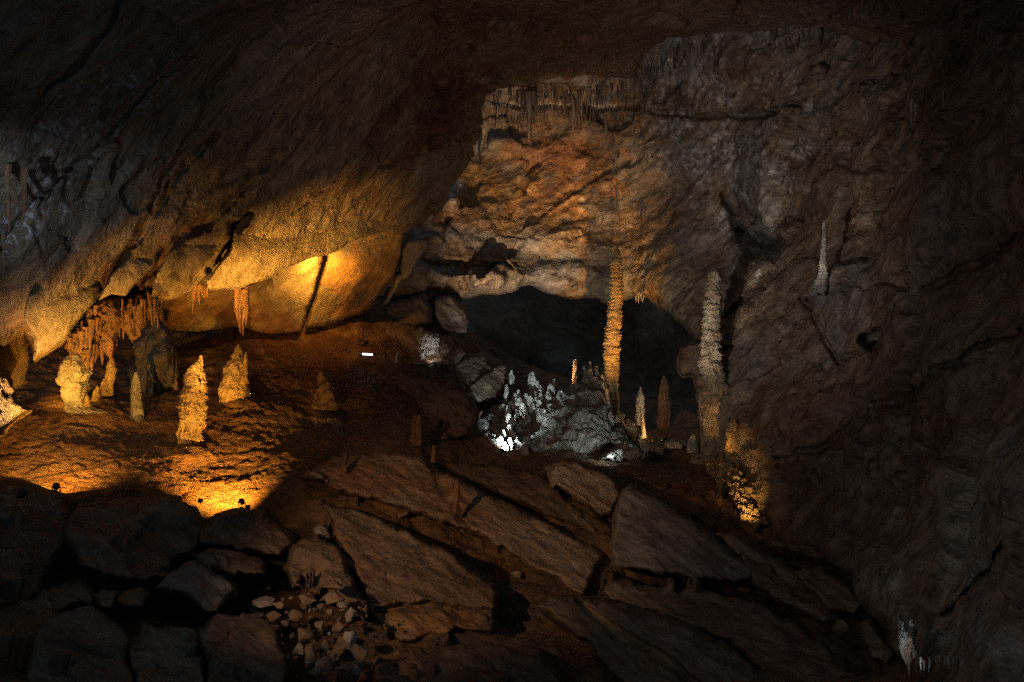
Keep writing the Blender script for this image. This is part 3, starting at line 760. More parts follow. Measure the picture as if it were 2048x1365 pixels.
boulder('fallen_slab', 'broken slab wedged above the notch between the two big slabs', [(1088, 930), (1130, 924), (1185, 940), (1232, 962), (1242, 990), (1222, 1032), (1205, 1040), (1160, 1012), (1100, 975)],
    20.4, .4, -1.4, 1.1, 18, 'boulder', 53, 3, 3, None, 1.4)
boulder('fallen_slab', 'dark slab lying in the gap behind the big slanting slab', [(880, 925), (960, 925), (1080, 950), (1180, 1010), (1225, 1050), (1215, 1098), (1120, 1052), (1000, 1000), (900, 950)],
    20.6, .4, -1.2, 1.0, 22, 'boulder', 54, 3.4, 3, None, 1.6, stains_glints=[(1050, 990, 200, 60, 25, (.10, .07, .05), .8)])
boulder('fallen_slab', 'block with a squared orange end face below the slanting slab', [(640, 1012), (700, 1020), (780, 1052), (860, 1090), (940, 1130), (990, 1165), (1000, 1200), (996, 1262), (985, 1275), (920, 1272), (860, 1284), (800, 1292), (768, 1276), (742, 1245), (720, 1190), (690, 1130), (655, 1060)],
    15.8, .35, -1.2, 1.4, 26, 'boulder', 55, 3.4, 3, None, 2.2, stains_glints=[(860, 1250, 140, 34, 0, (.32, .17, .065), .75)], cracks=[([(745, 1225), (800, 1222), (900, 1222), (990, 1232)], 9, .35)])
boulder('fallen_slab', 'long ochre-edged slab running out of the bottom right of centre', [(1062, 1212), (1100, 1196), (1160, 1196), (1230, 1210), (1330, 1240), (1450, 1300), (1560, 1380), (1560, 1440), (1270, 1440), (1225, 1350), (1180, 1292), (1110, 1262)],
    14.6, .3, -1.3, 1.4, 26, 'boulder', 56, 3.4, 3, None, 2.2, stains_glints=[(1250, 1280, 130, 20, 38, (.36, .27, .15), .75), (1150, 1240, 60, 30, 40, (.30, .18, .08), .5)], cracks=[([(1150, 1200), (1220, 1260), (1330, 1330), (1420, 1400)], 9, .35)])
boulder('boulder', 'rounded brown boulder below the two amber floor lamps', [(132, 1060), (160, 1020), (230, 1005), (320, 1000), (385, 1015), (402, 1050), (392, 1085), (340, 1120), (330, 1150), (280, 1176), (220, 1172), (160, 1140), (130, 1100)],
    15.6, .4, -1.6, 1.5, 40, 'boulder', 57, 3.4, 4, None, 2.0)
boulder('boulder', 'long boulder directly below the brightest amber floor lamp', [(395, 1062), (430, 1035), (480, 1026), (540, 1040), (582, 1068), (580, 1095), (545, 1122), (500, 1110), (440, 1096), (400, 1085)],
    16.6, .4, -1.4, 1.1, 26, 'boulder', 58, 3, 4, None, 1.4)
boulder('boulder', 'flat-topped grey boulder in the lower left rubble', [(314, 1180), (335, 1152), (372, 1136), (420, 1140), (466, 1160), (468, 1185), (450, 1205), (426, 1228), (390, 1218), (350, 1204)],
    13.9, .3, -1.3, .9, 24, 'grey', 59, 3, 3, None, 1.2)
boulder('boulder', 'brown wedge rock lying between two longer boulders lower left', [(380, 1112), (430, 1098), (490, 1112), (526, 1124), (524, 1150), (500, 1160), (450, 1148), (400, 1136)],
    15.2, .3, -1.4, .8, 18, 'boulder', 60, 3, 3, None, 1.0)
boulder('boulder', 'large dark pointed boulder in the bottom left corner', [(70, 1290), (110, 1250), (175, 1222), (215, 1246), (255, 1300), (262, 1370), (250, 1440), (40, 1440)],
    11.4, .3, -1.2, 1.2, 34, 'boulder', 61, 3.6, 4, None, 1.4)
boulder('boulder', 'mottled boulder at the bottom edge beside the pointed one', [(255, 1290), (300, 1252), (360, 1250), (400, 1275), (408, 1330), (400, 1440), (270, 1440), (266, 1340)],
    11.8, .3, -1.2, 1.1, 30, 'boulder', 62, 3.4, 4, None, 1.1)
boulder('boulder', 'small ochre stone beside the flat-topped grey boulder', [(230, 1212), (255, 1194), (285, 1190), (300, 1202), (285, 1222), (250, 1232), (232, 1226)], 13.6, .3, -1.2, .5, 14, 'boulder', 63, 2.6, 2, None, .8, stains_glints=[(262, 1210, 40, 24, 0, (.34, .21, .08), .8)])
boulder('boulder', 'dim stone left of the small ochre stone', [(186, 1196), (200, 1178), (222, 1180), (232, 1200), (222, 1222), (200, 1224)], 13.4, .3, -1.2, .5, 14, 'boulder', 64, 2.6, 2, None, .8)
boulder('boulder', 'black boulder at the left edge under the farther amber lamp', [(-150, 1010), (-20, 978), (60, 968), (105, 985), (128, 1004), (134, 1050), (120, 1110), (80, 1180), (0, 1210), (-150, 1230)], 14.8, .5, -1.4, 1.5, 40, 'boulder', 65, 3.8, 4, None, 2.0)
boulder('boulder', 'dark boulder in the lower left below the black edge boulder', [(-150, 1236), (0, 1216), (80, 1188), (150, 1150), (186, 1176), (180, 1212), (110, 1246), (70, 1288), (0, 1340), (-150, 1400)], 12.8, .4, -1.3, 1.3, 36, 'boulder', 66, 3.8, 4, None, 1.8)
boulder('boulder', 'brown boulder left of the pale rubble heap', [(400, 1262), (440, 1232), (520, 1226), (560, 1250), (556, 1300), (570, 1340), (540, 1440), (410, 1440), (412, 1330)], 12.2, .3, -1.3, 1.1, 28, 'boulder', 67, 3.4, 4, None, 1.2)
boulder('boulder', 'dark rock under the squared block at the bottom centre', [(740, 1320), (800, 1300), (900, 1290), (1000, 1282), (1080, 1300), (1130, 1350), (1140, 1440), (740, 1440)], 13.4, .3, -1.4, 1.2, 30, 'boulder', 68, 3.6, 4, None, 1.2, stains_glints=[(820, 1340, 40, 26, 30, (.30, .15, .06), .6)])
boulder('boulder', 'brown boulder between the slanting slab and the pale rubble', [(565, 1130), (600, 1085), (640, 1070), (680, 1110), (712, 1180), (738, 1240), (730, 1262), (690, 1240), (640, 1190), (590, 1170)], 15.0, .3, -1.3, .9, 26, 'boulder', 69, 3.2, 3, None, 1.1, stains_glints=[(690, 1140, 14, 16, 0, (.40, .22, .08), .7)])
boulder('boulder', 'slanting dark slab right of the grey triangular slab', [(1420, 1064), (1480, 1070), (1560, 1110), (1620, 1150), (1660, 1200), (1690, 1260), (1640, 1262), (1560, 1220), (1500, 1170), (1470, 1110)], 18.4, .3, -1.4, 1.1, 24, 'boulder', 70, 3.4, 3, None, 1.5)
boulder('boulder', 'dark leaf-shaped slab lying near the foot of the right wall', [(1590, 1146), (1640, 1138), (1690, 1170), (1725, 1225), (1705, 1245), (1660, 1230), (1612, 1190)], 17.2, .3, -1.2, .9, 20, 'boulder', 71, 3.2, 3, None, 1.3)
boulder('boulder', 'long dark slope of rock below the triangular slab', [(1225, 1146), (1310, 1160), (1420, 1174), (1520, 1200), (1620, 1260), (1720, 1340), (1760, 1440), (1580, 1440), (1450, 1292), (1330, 1232), (1235, 1200), (1190, 1180)], 16.2, .2, -1.5, 1.3, 26, 'boulder', 72, 3.6, 4, None, 1.8)
boulder('boulder', 'rock ledge curving along the foot of the right wall', [(1530, 1080), (1600, 1092), (1680, 1096), (1700, 1104), (1650, 1122), (1590, 1118), (1545, 1100)], 20.6, .2, -1, .7, 12, 'right', 73, 3, 2, None, 1.2)
boulder('boulder', 'small pale-edged wedge by the white drapery at lower right', [(1712, 1250), (1740, 1236), (1765, 1262), (1790, 1300), (1775, 1330), (1740, 1310)], 15.2, -.3, -1, .7, 16, 'boulder', 74, 3, 2, None, 1.0)
boulder('boulder', 'small grey stone resting above the slanting slab tail', [(626, 1062), (648, 1054), (664, 1070), (654, 1084), (632, 1076)], 17.2, 0, -1, .3, 9, 'grey', 75, 2.2, 1.5, None, .7)

# loose stones fill the gaps
gf = tps(ground_ctrl); rg = random.Random(21)
for k in range(90):
    x, y = rg.choice([(rg.uniform(120, 640), rg.uniform(1090, 1340)), (rg.uniform(120, 640), rg.uniform(1090, 1340)), (rg.uniform(640, 1700), rg.uniform(1020, 1340))])
    s = rg.choice([rg.uniform(5, 11), rg.uniform(9, 22)]); d = float(gf(np.array([x]), np.array([y]))[0]) - .2
    stone('loose_stone', 'brown broken stone filling a gap between the fallen boulders', 'stone', x, y, s, s * rg.uniform(.5, .9), d, 700 + k, 'boulder', 'loose stones between the boulders')
# pale rubble heap
rs = random.Random(5)
rub = [(610, 1200, 26, 15), (640, 1212, 14, 10), (590, 1232, 14, 12), (575, 1246, 16, 9), (668, 1195, 20, 12), (700, 1230, 12, 16), (675, 1255, 15, 12), (640, 1250, 18, 14), (608, 1270, 16, 15), (598, 1300, 14, 18), (622, 1310, 16, 20), (650, 1290, 14, 18), (676, 1298, 16, 22), (700, 1280, 14, 18), (720, 1300, 14, 24), (650, 1330, 18, 16), (690, 1335, 18, 14), (630, 1345, 14, 12), (500, 1244, 34, 18), (455, 1245, 20, 11), (545, 1232, 16, 10), (486, 1268, 22, 9), (560, 1210, 20, 10), (530, 1205, 24, 9), (665, 1170, 22, 9), (715, 1340, 12, 14), (660, 1225, 10, 8), (685, 1212, 9, 7), (622, 1236, 9, 7), (585, 1272, 9, 10)]
for k in range(80):
    x = rs.gauss(640, 62); rub.append((x, rs.uniform(1170, 1355), rs.uniform(2, 8), rs.uniform(2, 6)))
for k, (x, y, a, b) in enumerate(rub):
    big = k < 30
    s = rs.uniform(.75, 1.45) if big else 1
    stone('rubble_stone', 'pale angular stone in the rubble heap at lower left of centre' if big else 'small chip between the larger stones of the pale rubble heap', 'stone', x, y, a * s, b * s, 13.75 - (y - 1200) * .012 + rs.uniform(-.15, .15) + (0 if big else .1), 100 + k, 'rubble' if k % 2 else 'boulder', 'pale stones of the rubble heap' if big else 'chips of the rubble heap')
for k, (x, y, a, b, lab) in enumerate([(470, 1042, 12, 6, 'small dark stone in front of the brightest amber lamp'), (496, 1017, 8, 8, 'black stone silhouetted against the amber lamp glow'),
        (470, 1020, 10, 4, 'flat black stone left of the amber lamp glow'), (400, 1002, 7, 7, 'pale pebble on the dark slope left of the amber lamp')]):
    stone('loose_stone', lab, 'stone', x, y, a, b, 18.3, 160 + k, 'boulder', sub=3)

# ================================================================== dripstone
# -- tall stalagmites
spire('stalagmite', 'tallest stalagmite, ringed like stacked plates, glowing orange in the centre', [(1234.5, 487, .8), (1234, 500, 4.5), (1233, 522, 11.5), (1232, 560, 12.5), (1231, 608, 13.5), (1227, 645, 15), (1225, 684, 16), (1223, 720, 15.5), (1222, 753, 15), (1221, 796, 14.5), (1223, 830, 17), (1229, 856, 24), (1232, 876, 40)],
      30, 'flow', bands=8, amp=.22, lump=.06, nt=96, rows=420, seed=2)
spire('stalagmite', 'tall knobby grey stalagmite against the right wall, amber at its foot', [(1428, 535, 4), (1428, 546, 11), (1426, 575, 14.5), (1425, 600, 16.5), (1424, 640, 16.5), (1423, 667, 17.5), (1422, 718, 19.5), (1423, 753, 25), (1424, 784, 27), (1421, 822, 22), (1419, 870, 18), (1419, 900, 21), (1420, 925, 38)],
      26.2, 'tan', bands=13, amp=.24, lump=.13, flute=.06, nt=96, rows=380, seed=3)
spire('stalagmite', 'slim white banded stalagmite standing on the ledge of the right wall', [(1648.5, 440, 1), (1648.5, 446, 3.5), (1648, 480, 4.8), (1646, 517, 6), (1646, 548, 9), (1640, 570, 13), (1634, 592, 15)], 23.6, 'pale', bands=7, amp=.22, lump=.14, nt=48, rows=200, seed=4)
spire('stalagmite', 'fat yellow-lit stalagmite with a leaning tip above the brightest floor lamp', [(402, 711, 2), (401, 722, 5), (394, 735, 12), (389, 752, 18.5), (388, 785, 22), (385, 815, 24), (382, 840, 23), (380, 860, 20.5), (380, 892, 19.5), (380, 908, 25), (382, 925, 44)],
      20.9, 'flow', bands=17, amp=.17, lump=.22, flute=.14, nt=110, rows=260, seed=5)
st = spire('stalagmite', 'twin-tipped yellow stalagmite standing behind the fat one', [(476.5, 688, 1), (476, 696, 5), (474, 715, 12), (471, 732, 18), (470, 752, 23), (468, 775, 26), (469, 795, 27), (474, 806, 31), (478, 820, 52)], 23.3, 'flow', bands=30, amp=.10, lump=.15, flute=.14, nt=90, rows=180, seed=6)
spire('side_tip', None, [(492, 704, 1), (491.5, 712, 3), (490, 735, 4.5), (488, 765, 6), (486, 795, 8)], 23.2, 'flow', parent=st, bands=14, amp=.12, lump=.12, nt=32, rows=90, seed=7)
spire('stalagmite', 'bulbous cream stalagmite with tilted dark bands at far left', [(151, 704, 5), (150, 712, 15), (149, 727, 23), (149, 745, 28), (149, 765, 28), (149, 782, 25), (151, 800, 22), (152, 812, 28), (153, 826, 46)], 21.4, 'pale', bands=13, amp=.13, lump=.12, flute=.06, nt=96, rows=200, seed=8)
spire('stalagmite', 'slender orange stalagmite just right of the bulbous banded one', [(223, 714, 1.5), (222, 724, 6), (222, 742, 10), (220, 758, 9.5), (218, 775, 8), (216, 792, 10)], 21.8, 'flow', bands=12, amp=.14, lump=.16, nt=48, rows=110, seed=9)
spire('stalagmite', 'stubby orange stalagmite at the foot of the slender one', [(209, 757, 1.5), (208, 765, 5), (207, 778, 6.5), (206, 792, 8)], 21.5, 'flow', lump=.2, nt=32, rows=50, seed=10)
for k, (x, y, w, lab) in enumerate([(190, 787, 4, 'small round orange drip nub under the stalactite cluster'), (195, 779, 3, 'tiny drip nub behind the small round one'), (174, 798, 4, 'low drip nub at the foot of the bulbous stalagmite')]):
    spire('drip_nub', lab, [(x, y - 8, 1), (x, y - 4, w), (x, y + 6, w * 1.3), (x, y + 16, w * 2)], 21.3, 'flow', lump=.2, nt=24, rows=30, seed=11 + k)
# -- dark flowstone mass with lobes
fm = relief('flowstone_mass', [(262, 740), (275, 690), (300, 655), (325, 645), (340, 665), (350, 700), (358, 745), (356, 775), (330, 782), (300, 775), (275, 770)],
    [(270, 740, 24.0), (310, 650, 24.6), (355, 760, 23.6), (310, 720, 23.2)], M['mound'], 2.4, lambda V, X, Y, s: .16 * ridged(V * np.array([1, 1, .35]) / .5, 4) + .2 * fbm(V / .8, 3), 1.0, 16, 2, 35, close=True, stains_glints=[(310, 710, 60, 70, 0, (.30, .22, .12), .6)])
tag(fm, 'dull olive flowstone cascade in shadow behind the fat stalagmite', 'flowstone')
for k, (x, y0, y1, w) in enumerate([(268, 748, 782, 7), (286, 752, 790, 8), (302, 756, 796, 7), (318, 758, 786, 6)]):
    V, F, b = lathe([(x, y0, w), (x, (y0 + y1) / 2, w * .9), (x, y1 - 6, w * .7), (x, y1, 2)], 23.4, lump=.2, nt=24, rows=40, seed=20 + k)
    based('hanging_lobe', V, F, M['mound'], b, fm)
spire('stalagmite', 'dim slender stalagmite in shadow left of the fat yellow one', [(272, 745, 3), (271, 765, 8), (272, 800, 10), (275, 840, 13), (278, 868, 16)], 21.8, 'mound', bands=16, amp=.12, lump=.15, nt=40, rows=110, seed=25)
spire('stalagmite', 'small round nub left of the tip of the fat stalagmite', [(352, 760, 2), (352, 764, 4), (352, 770, 4.5), (352, 780, 4)], 22.4, 'flow', lump=.2, nt=24, rows=24, seed=26)

# -- broken stump on the right of the slope
sm = relief('stump', [(628, 822), (632, 790), (640, 765), (641, 748), (650, 746), (656, 752), (664, 750), (668, 770), (680, 790), (690, 812), (676, 826), (650, 830)],
    [(630, 800, 24.2), (690, 810, 23.8), (655, 750, 24.6), (655, 800, 23.8)], M['flow'], 2.2, lambda V, X, Y, s: .13 * ridged(V / .6, 4) + .12 * fbm(V / .5, 4), .8, 12, 2, 36, close=True, stains_glints=[(640, 800, 40, 40, 0, (.25, .14, .08), .7)])
tag(sm, 'broken stalagmite stump with a pale jagged top on the reddish slope', 'stalagmite')

# -- stalagmites in the middle distance
mid = [('dim orange pillar stub behind the pale mound', [(1150, 719, 3.5), (1149.5, 735, 4), (1149, 768, 5)], 28.9, 'drip', 9),
       ('pale stalagmite in the dark right of the tallest one', [(1281, 775, 1), (1280.5, 783, 3.5), (1280, 792, 7), (1280, 810, 8.5), (1280, 828, 9), (1280, 850, 10)], 30.2, 'pale', 10),
       ('thin bright orange stalagmite next to the warm bulb', [(1283, 823, 1.5), (1284, 835, 2.6), (1285, 850, 3.6), (1286, 866, 5), (1286, 880, 6)], 29.0, 'flow', 6),
       ('dim brown stalagmite between the bulb and the rock nose', [(1328, 752, 2), (1328, 765, 7), (1328, 790, 11), (1328, 830, 12), (1328, 870, 13)], 30.6, 'drip', 12),
       ('layered dim stalagmite right of the tall grey one', [(1466, 838, 4), (1465, 846, 9), (1465, 862, 13), (1465, 880, 14), (1466, 900, 16), (1467, 925, 18)], 25.0, 'flow', 13),
       ('dim twin-like stub at the foot of the tall grey stalagmite', [(1386, 868, 3), (1385, 880, 8), (1384, 905, 12)], 25.8, 'mound', 12),
       ('slim pale stalagmite perched on the right wall', [(1790, 733, 2), (1789, 745, 4), (1788, 770, 5), (1787, 792, 6), (1786, 810, 8)], 20.0, 'pale', 7),
       ('stout dim stalagmite high on the right wall', [(1872, 403, 2), (1872, 412, 6), (1870, 440, 9), (1868, 475, 13), (1864, 500, 17)], 19.2, 'flow', 14),
       ('shorter dim stalagmite beside the stout one high on the right wall', [(1836, 405, 2), (1835, 415, 7), (1834, 440, 10), (1834, 470, 13)], 19.8, 'flow', 14),
       ('left twin of two dim pillars on the dark middle boulder', [(829, 832, 3), (828, 840, 5), (828, 862, 5.5), (828, 892, 6.5)], 22.4, 'drip', 20),
       ('right twin of two dim pillars on the dark middle boulder', [(838, 831, 3), (838, 840, 4.5), (837.5, 862, 5), (837, 892, 6.5)], 22.3, 'drip', 20),
       ('short stub at the rim of the big slanting slab', [(868, 892, 2), (867.5, 900, 3.6), (867, 925, 5)], 20.2, 'drip', 12),
       ('pair-left thin pillar at the upper left corner of the slanting slab', [(690, 905, 3), (690, 915, 4.5), (689, 945, 5.5)], 18.6, 'drip', 18),
       ('ribbed little column growing on the face of the slanting slab', [(914, 960, 3), (913, 975, 5), (912, 1000, 5.5), (908, 1030, 4)], 18.2, 'drip', 6),
       ('white-lit fluted column beyond the dark slope', [(858, 668, 14), (856, 676, 18), (857, 700, 16), (858, 722, 16), (858, 735, 18)], 28.6, 'pale', 30),
       ('grey shaded column shoulder left of the white-lit one', [(843, 656, 4), (841, 664, 8), (840, 690, 8), (841, 720, 9)], 28.9, 'mound', 24),
       ('tiny white stalagmite right of the lamp bar', [(796.5, 702, 1), (795.5, 708, 2.2), (794, 716, 3), (793, 726, 4)], 27.0, 'pale', 8),
       ('dim slim stalagmite above the lamp bar', [(721, 655, 2), (721, 662, 5), (720, 675, 8), (718, 690, 10)], 27.4, 'drip', 10),
       ('small pale stub beside the white-lit fluted column', [(843, 706, 2.5), (843, 711, 4), (843, 722, 4.5)], 28.1, 'pale', 12)]
for k, (lab, sp, d, mt, bd) in enumerate(mid):
    big = 'fluted' in lab
    spire('stalagmite', lab, sp, d, mt, bands=bd, amp=.08 if big else .2, lump=.14, flute=.35 if big else .05, nt=60 if big else 40, seed=40 + k)

# -- the pale mound and its knobs
mound = relief('flowstone_mound', [(942, 862), (960, 838), (985, 822), (1010, 812), (1050, 800), (1090, 795), (1120, 786), (1145, 770), (1162, 742), (1180, 732), (1200, 735), (1210, 760), (1214, 800), (1228, 835), (1262, 858), (1296, 880), (1290, 912), (1240, 915), (1216, 892), (1196, 912), (1120, 905), (1060, 908), (1000, 908), (960, 892)],
    [(950, 870, 27.2), (1000, 905, 26.2), (1100, 905, 26.2), (1250, 905, 26.6), (1080, 800, 29.0), (1180, 740, 30.4), (1200, 800, 28.9), (1150, 850, 27.6), (1270, 870, 28.0), (1010, 830, 28.4)], M['mound'], 1.9, d_mound, 1.0, 18, 3, 61, close=True,
    bulges=[(1185, 830, 60, 60, 20, .7), (1050, 850, 40, 40, 0, -.3)])
tag(mound, 'pale flowstone mound lit cold white at the foot of the tallest stalagmite', 'flowstone')
rk = random.Random(11)
kn = [(1022, 754, 6, 9), (1013, 786, 5.5, 14), (1019, 812, 5, 8), (1030, 797, 7, 8), (1038, 808, 9, 12), (1036, 790, 6, 8), (1052, 800, 8, 9), (1060, 806, 9, 11), (1072, 803, 7, 8), (1082, 800, 8, 10), (1078, 812, 8, 9), (1066, 815, 7, 7), (1046, 818, 9, 9), (1066, 765, 9, 17), (1074, 772, 6, 9), (1061, 756, 5, 9), (1082, 780, 7, 7),
      (1102, 784, 9, 16), (1108, 774, 6, 11), (1096, 794, 8, 8), (1016, 826, 7, 12), (1017, 848, 8, 14), (1018, 862, 8, 9), (1006, 872, 10, 10), (1020, 890, 7, 14), (1031, 880, 5, 9), (1028, 872, 4, 5), (1000, 886, 9, 12), (1010, 896, 8, 9), (993, 868, 5, 6), (1050, 898, 7, 10), (1147, 768, 7, 8), (1155, 764, 5, 7), (1156, 775, 6, 6),
      (1168, 745, 8, 10), (1180, 750, 9, 10), (1192, 746, 6, 7), (1172, 762, 9, 9), (1190, 766, 9, 10), (1204, 758, 5, 7), (1180, 732, 3.5, 8), (1193, 738, 4, 6), (1203, 776, 5, 9), (1213, 798, 5, 14), (1213, 788, 4, 5), (1216, 818, 7, 12), (1220, 836, 7, 10), (1110, 820, 6, 7), (1122, 812, 3, 10), (1104, 838, 6, 7)]
for k in range(70):
    t = rk.random(); x = rk.choice([rk.uniform(990, 1110), rk.uniform(1130, 1225)])
    y = float(np.interp(x, [990, 1020, 1060, 1110, 1130, 1165, 1200, 1225], [850, 805, 792, 790, 780, 748, 748, 830])) + abs(rk.gauss(0, 26))
    s = rk.uniform(1.6, 4.2); kn.append((x, y, s, s * rk.uniform(1, 2.6)))
mf = tps([(950, 870, 27.0), (1000, 905, 26.0), (1100, 905, 26.0), (1250, 905, 26.4), (1080, 800, 28.6), (1180, 740, 30.1), (1200, 800, 28.6), (1150, 850, 27.4), (1010, 830, 28.0), (1020, 750, 29.4), (1065, 760, 29.2)])
for k, (x, y, a, b) in enumerate(kn):
    d = float(mf(np.array([float(x)]), np.array([float(y)]))[0])
    V, F, bb = lathe([(x + rk.uniform(-1, 1), y - b * rk.uniform(1, 1.5), a * rk.uniform(.22, .45)), (x, y - b * .6, a * rk.uniform(.6, .85)), (x, y, a), (x, y + b * .7, a * 1.05), (x, y + b * 1.6, a * 1.2)], d, bands=5, amp=.14, lump=.22, nt=28, rows=34, seed=70 + k)
    based('knob', V, F, M['pale'], bb, mound)

dome = relief('domed_rock', [(1198, 922), (1204, 906), (1216, 898), (1230, 896), (1242, 904), (1250, 918), (1240, 928), (1210, 930)], [(1200, 920, 25.4), (1245, 920, 25.4), (1222, 900, 25.8), (1222, 915, 25.0)], M['mound'], 2, d_mound, .5, 10, 1, 62, close=True)
tag(dome, 'small domed pale rock right behind the cool lamp by the mound', 'rock')
for k, (x, y, a, b, lab) in enumerate([(1232, 838, 9, 9, 'orange flowstone lump under the tallest stalagmite'), (1243, 832, 7, 5, 'small orange lump right of the tallest stalagmite foot'), (1262, 852, 8, 11, 'orange-lit lump between mound and thin bright stalagmite'), (1258, 846, 4, 8, 'pointed orange lump by the mound edge'), (1270, 866, 8, 10, 'amber rock lump below the thin bright stalagmite'), (1290, 884, 11, 8, 'bright amber rock left below the warm bulb'), (1312, 876, 16, 3, 'thin orange-lit rock splinter pointing at the warm bulb'), (1268, 910, 24, 11, 'dim grey rock right of the small domed rock'), (1306, 900, 24, 12, 'dark rock in front of the warm bulb'), (1352, 888, 22, 10, 'dark rock right of the warm bulb')]):
    stone('lump', lab, 'rock', x, y, a, b, 28.2 if y < 880 else (24.9 if k == 7 else 27.0), 200 + k, 'flow' if k < 7 else 'mound', sub=4, chip=False, lump=.25)

# -- amber popcorn formation under the tall grey stalagmite
pop = relief('popcorn_flowstone', [(1412, 940), (1430, 915), (1455, 905), (1475, 905), (1490, 930), (1512, 945), (1526, 975), (1530, 1010), (1534, 1050), (1520, 1058), (1490, 1045), (1470, 1020), (1450, 990), (1430, 962)],
    [(1420, 930, 24.9), (1470, 910, 25.2), (1520, 960, 24.4), (1530, 1050, 22.8), (1470, 1010, 23.2), (1480, 960, 24.0)], M['flow'], 2.2, d_coral, .8, 12, 3, 63, close=True)
tag(pop, 'knobbly amber flowstone with a white-hot lower end beside the right wall', 'flowstone')
kn2 = [(1422, 930, 8, 6), (1432, 926, 5, 6), (1444, 934, 7, 9), (1446, 922, 3, 5), (1458, 930, 7, 7), (1462, 940, 9, 8), (1460, 918, 3, 5), (1472, 922, 6, 11), (1458, 952, 5, 7), (1470, 957, 7, 8), (1478, 950, 5, 6), (1472, 970, 5, 4), (1488, 962, 6, 4), (1502, 966, 12, 4), (1496, 978, 12, 5), (1510, 982, 11, 5), (1512, 994, 11, 8), (1484, 982, 5, 6), (1480, 1000, 4, 5), (1474, 992, 4, 5), (1526, 1015, 9, 10), (1482, 1014, 6, 5), (1490, 1020, 6, 6), (1500, 1016, 6, 8), (1510, 1028, 7, 8), (1486, 1032, 6, 7), (1498, 1036, 5, 5), (1512, 1044, 10, 6), (1524, 1038, 7, 4), (1530, 1046, 6, 3), (1494, 1026, 4, 4), (1504, 1008, 4, 4), (1476, 1010, 3, 3)]
for k in range(60):
    t = rk.random(); kn2.append((1425 + 95 * t + rk.uniform(-14, 26), 922 + 118 * t + rk.uniform(-14, 12), rk.uniform(2, 4), rk.uniform(2, 4.5)))
pf = tps([(1420, 930, 24.6), (1470, 910, 24.9), (1520, 960, 24.1), (1530, 1050, 22.5), (1470, 1010, 22.9), (1480, 960, 23.7)])
for k, (x, y, a, b) in enumerate(kn2):
    d = float(pf(np.array([float(x)]), np.array([float(y)]))[0]); kk = W / 2048 * d
    V, F = stone_mesh(P(x, y, d + .08), (a * kk, a * kk, b * kk), 300 + k, 4, .75, .5)
    based('knob', V, F, M['flow'], (*P(x, y, d)[:2], V[:, 2].min()), pop)
stone('splinter_rock', 'thin upright grey splinter of rock left of the amber popcorn', 'rock', 1438, 980, 5, 20, 23.2, 340, 'boulder', sub=4)
stone('splinter_rock', 'small reddish splinter below the taller grey splinter', 'rock', 1462, 1016, 4, 11, 22.6, 341, 'boulder', sub=4)

# -- white drapery on the lower right wall
dr = relief('drapery', [(1792, 1262), (1793, 1232), (1800, 1238), (1822, 1240), (1826, 1262), (1824, 1300), (1818, 1330), (1817, 1368), (1812, 1366), (1808, 1330), (1796, 1300)],
    [(1795, 1240, 13.2), (1825, 1240, 13.2), (1812, 1360, 12.9), (1810, 1290, 12.9)], M['pale'], 1.6, lambda V, X, Y, s: .10 * ridged(V * np.array([1, 1, .12]) / .12, 4), .45, 10, 1, 64, close=True, stains_glints=[(1812, 1330, 10, 60, 0, (.40, .22, .10), .8)])
tag(dr, 'white flowstone drapery dripping down the lower right wall', 'drapery')

# ------------------------------------------------------------------ stalactites
def tite_mesh(L, r, seed, nt=10, rows=12, bend=0.06):
    t = np.linspace(0, 1, rows); th = np.linspace(0, 2 * np.pi, nt, endpoint=False)
    T, Z = np.meshgrid(th, t); T = T.ravel(); Z = Z.ravel()
    rad = r * (1 - Z) ** .55 * (1 + .25 * np.exp(-Z * 6)) + r * .06
    q = np.stack([np.cos(T) * 1.2 + seed * 1.7, np.sin(T) * 1.2, Z * 7], -1)
    rad = rad * (1 + .35 * fbm(q, 3))
    bx = bend * L * (perlin(np.stack([Z * 1.5, np.full_like(Z, seed * .77), np.zeros_like(Z)], -1)))
    V = np.stack([np.cos(T) * rad + bx, np.sin(T) * rad, -Z * L], -1)
    I = np.arange(rows * nt).reshape(rows, nt); J = np.roll(I, -1, 1)
    F = np.stack([I[:-1], I[1:], J[1:], J[:-1]], -1).reshape(-1, 4).tolist()
    n = len(V); V = np.concatenate([V, [[bx[-1], 0, -L * 1.01]]])
    F += [[int(I[-1, a]), n, int(J[-1, a])] for a in range(nt)]
    return V, F

def tite(name, label, px, y0, y1, hw, d, mat, group, seed, nt=12, rows=16):
    k = W / 2048 * d
    V, F = tite_mesh((y1 - y0) * k, hw * k, seed, nt, rows)
    o = link(name, mesh_np(name, V, F), M[mat], None, tuple(float(c) for c in P(px, y0, d)))
    return tag(o, label, 'stalactite', group)

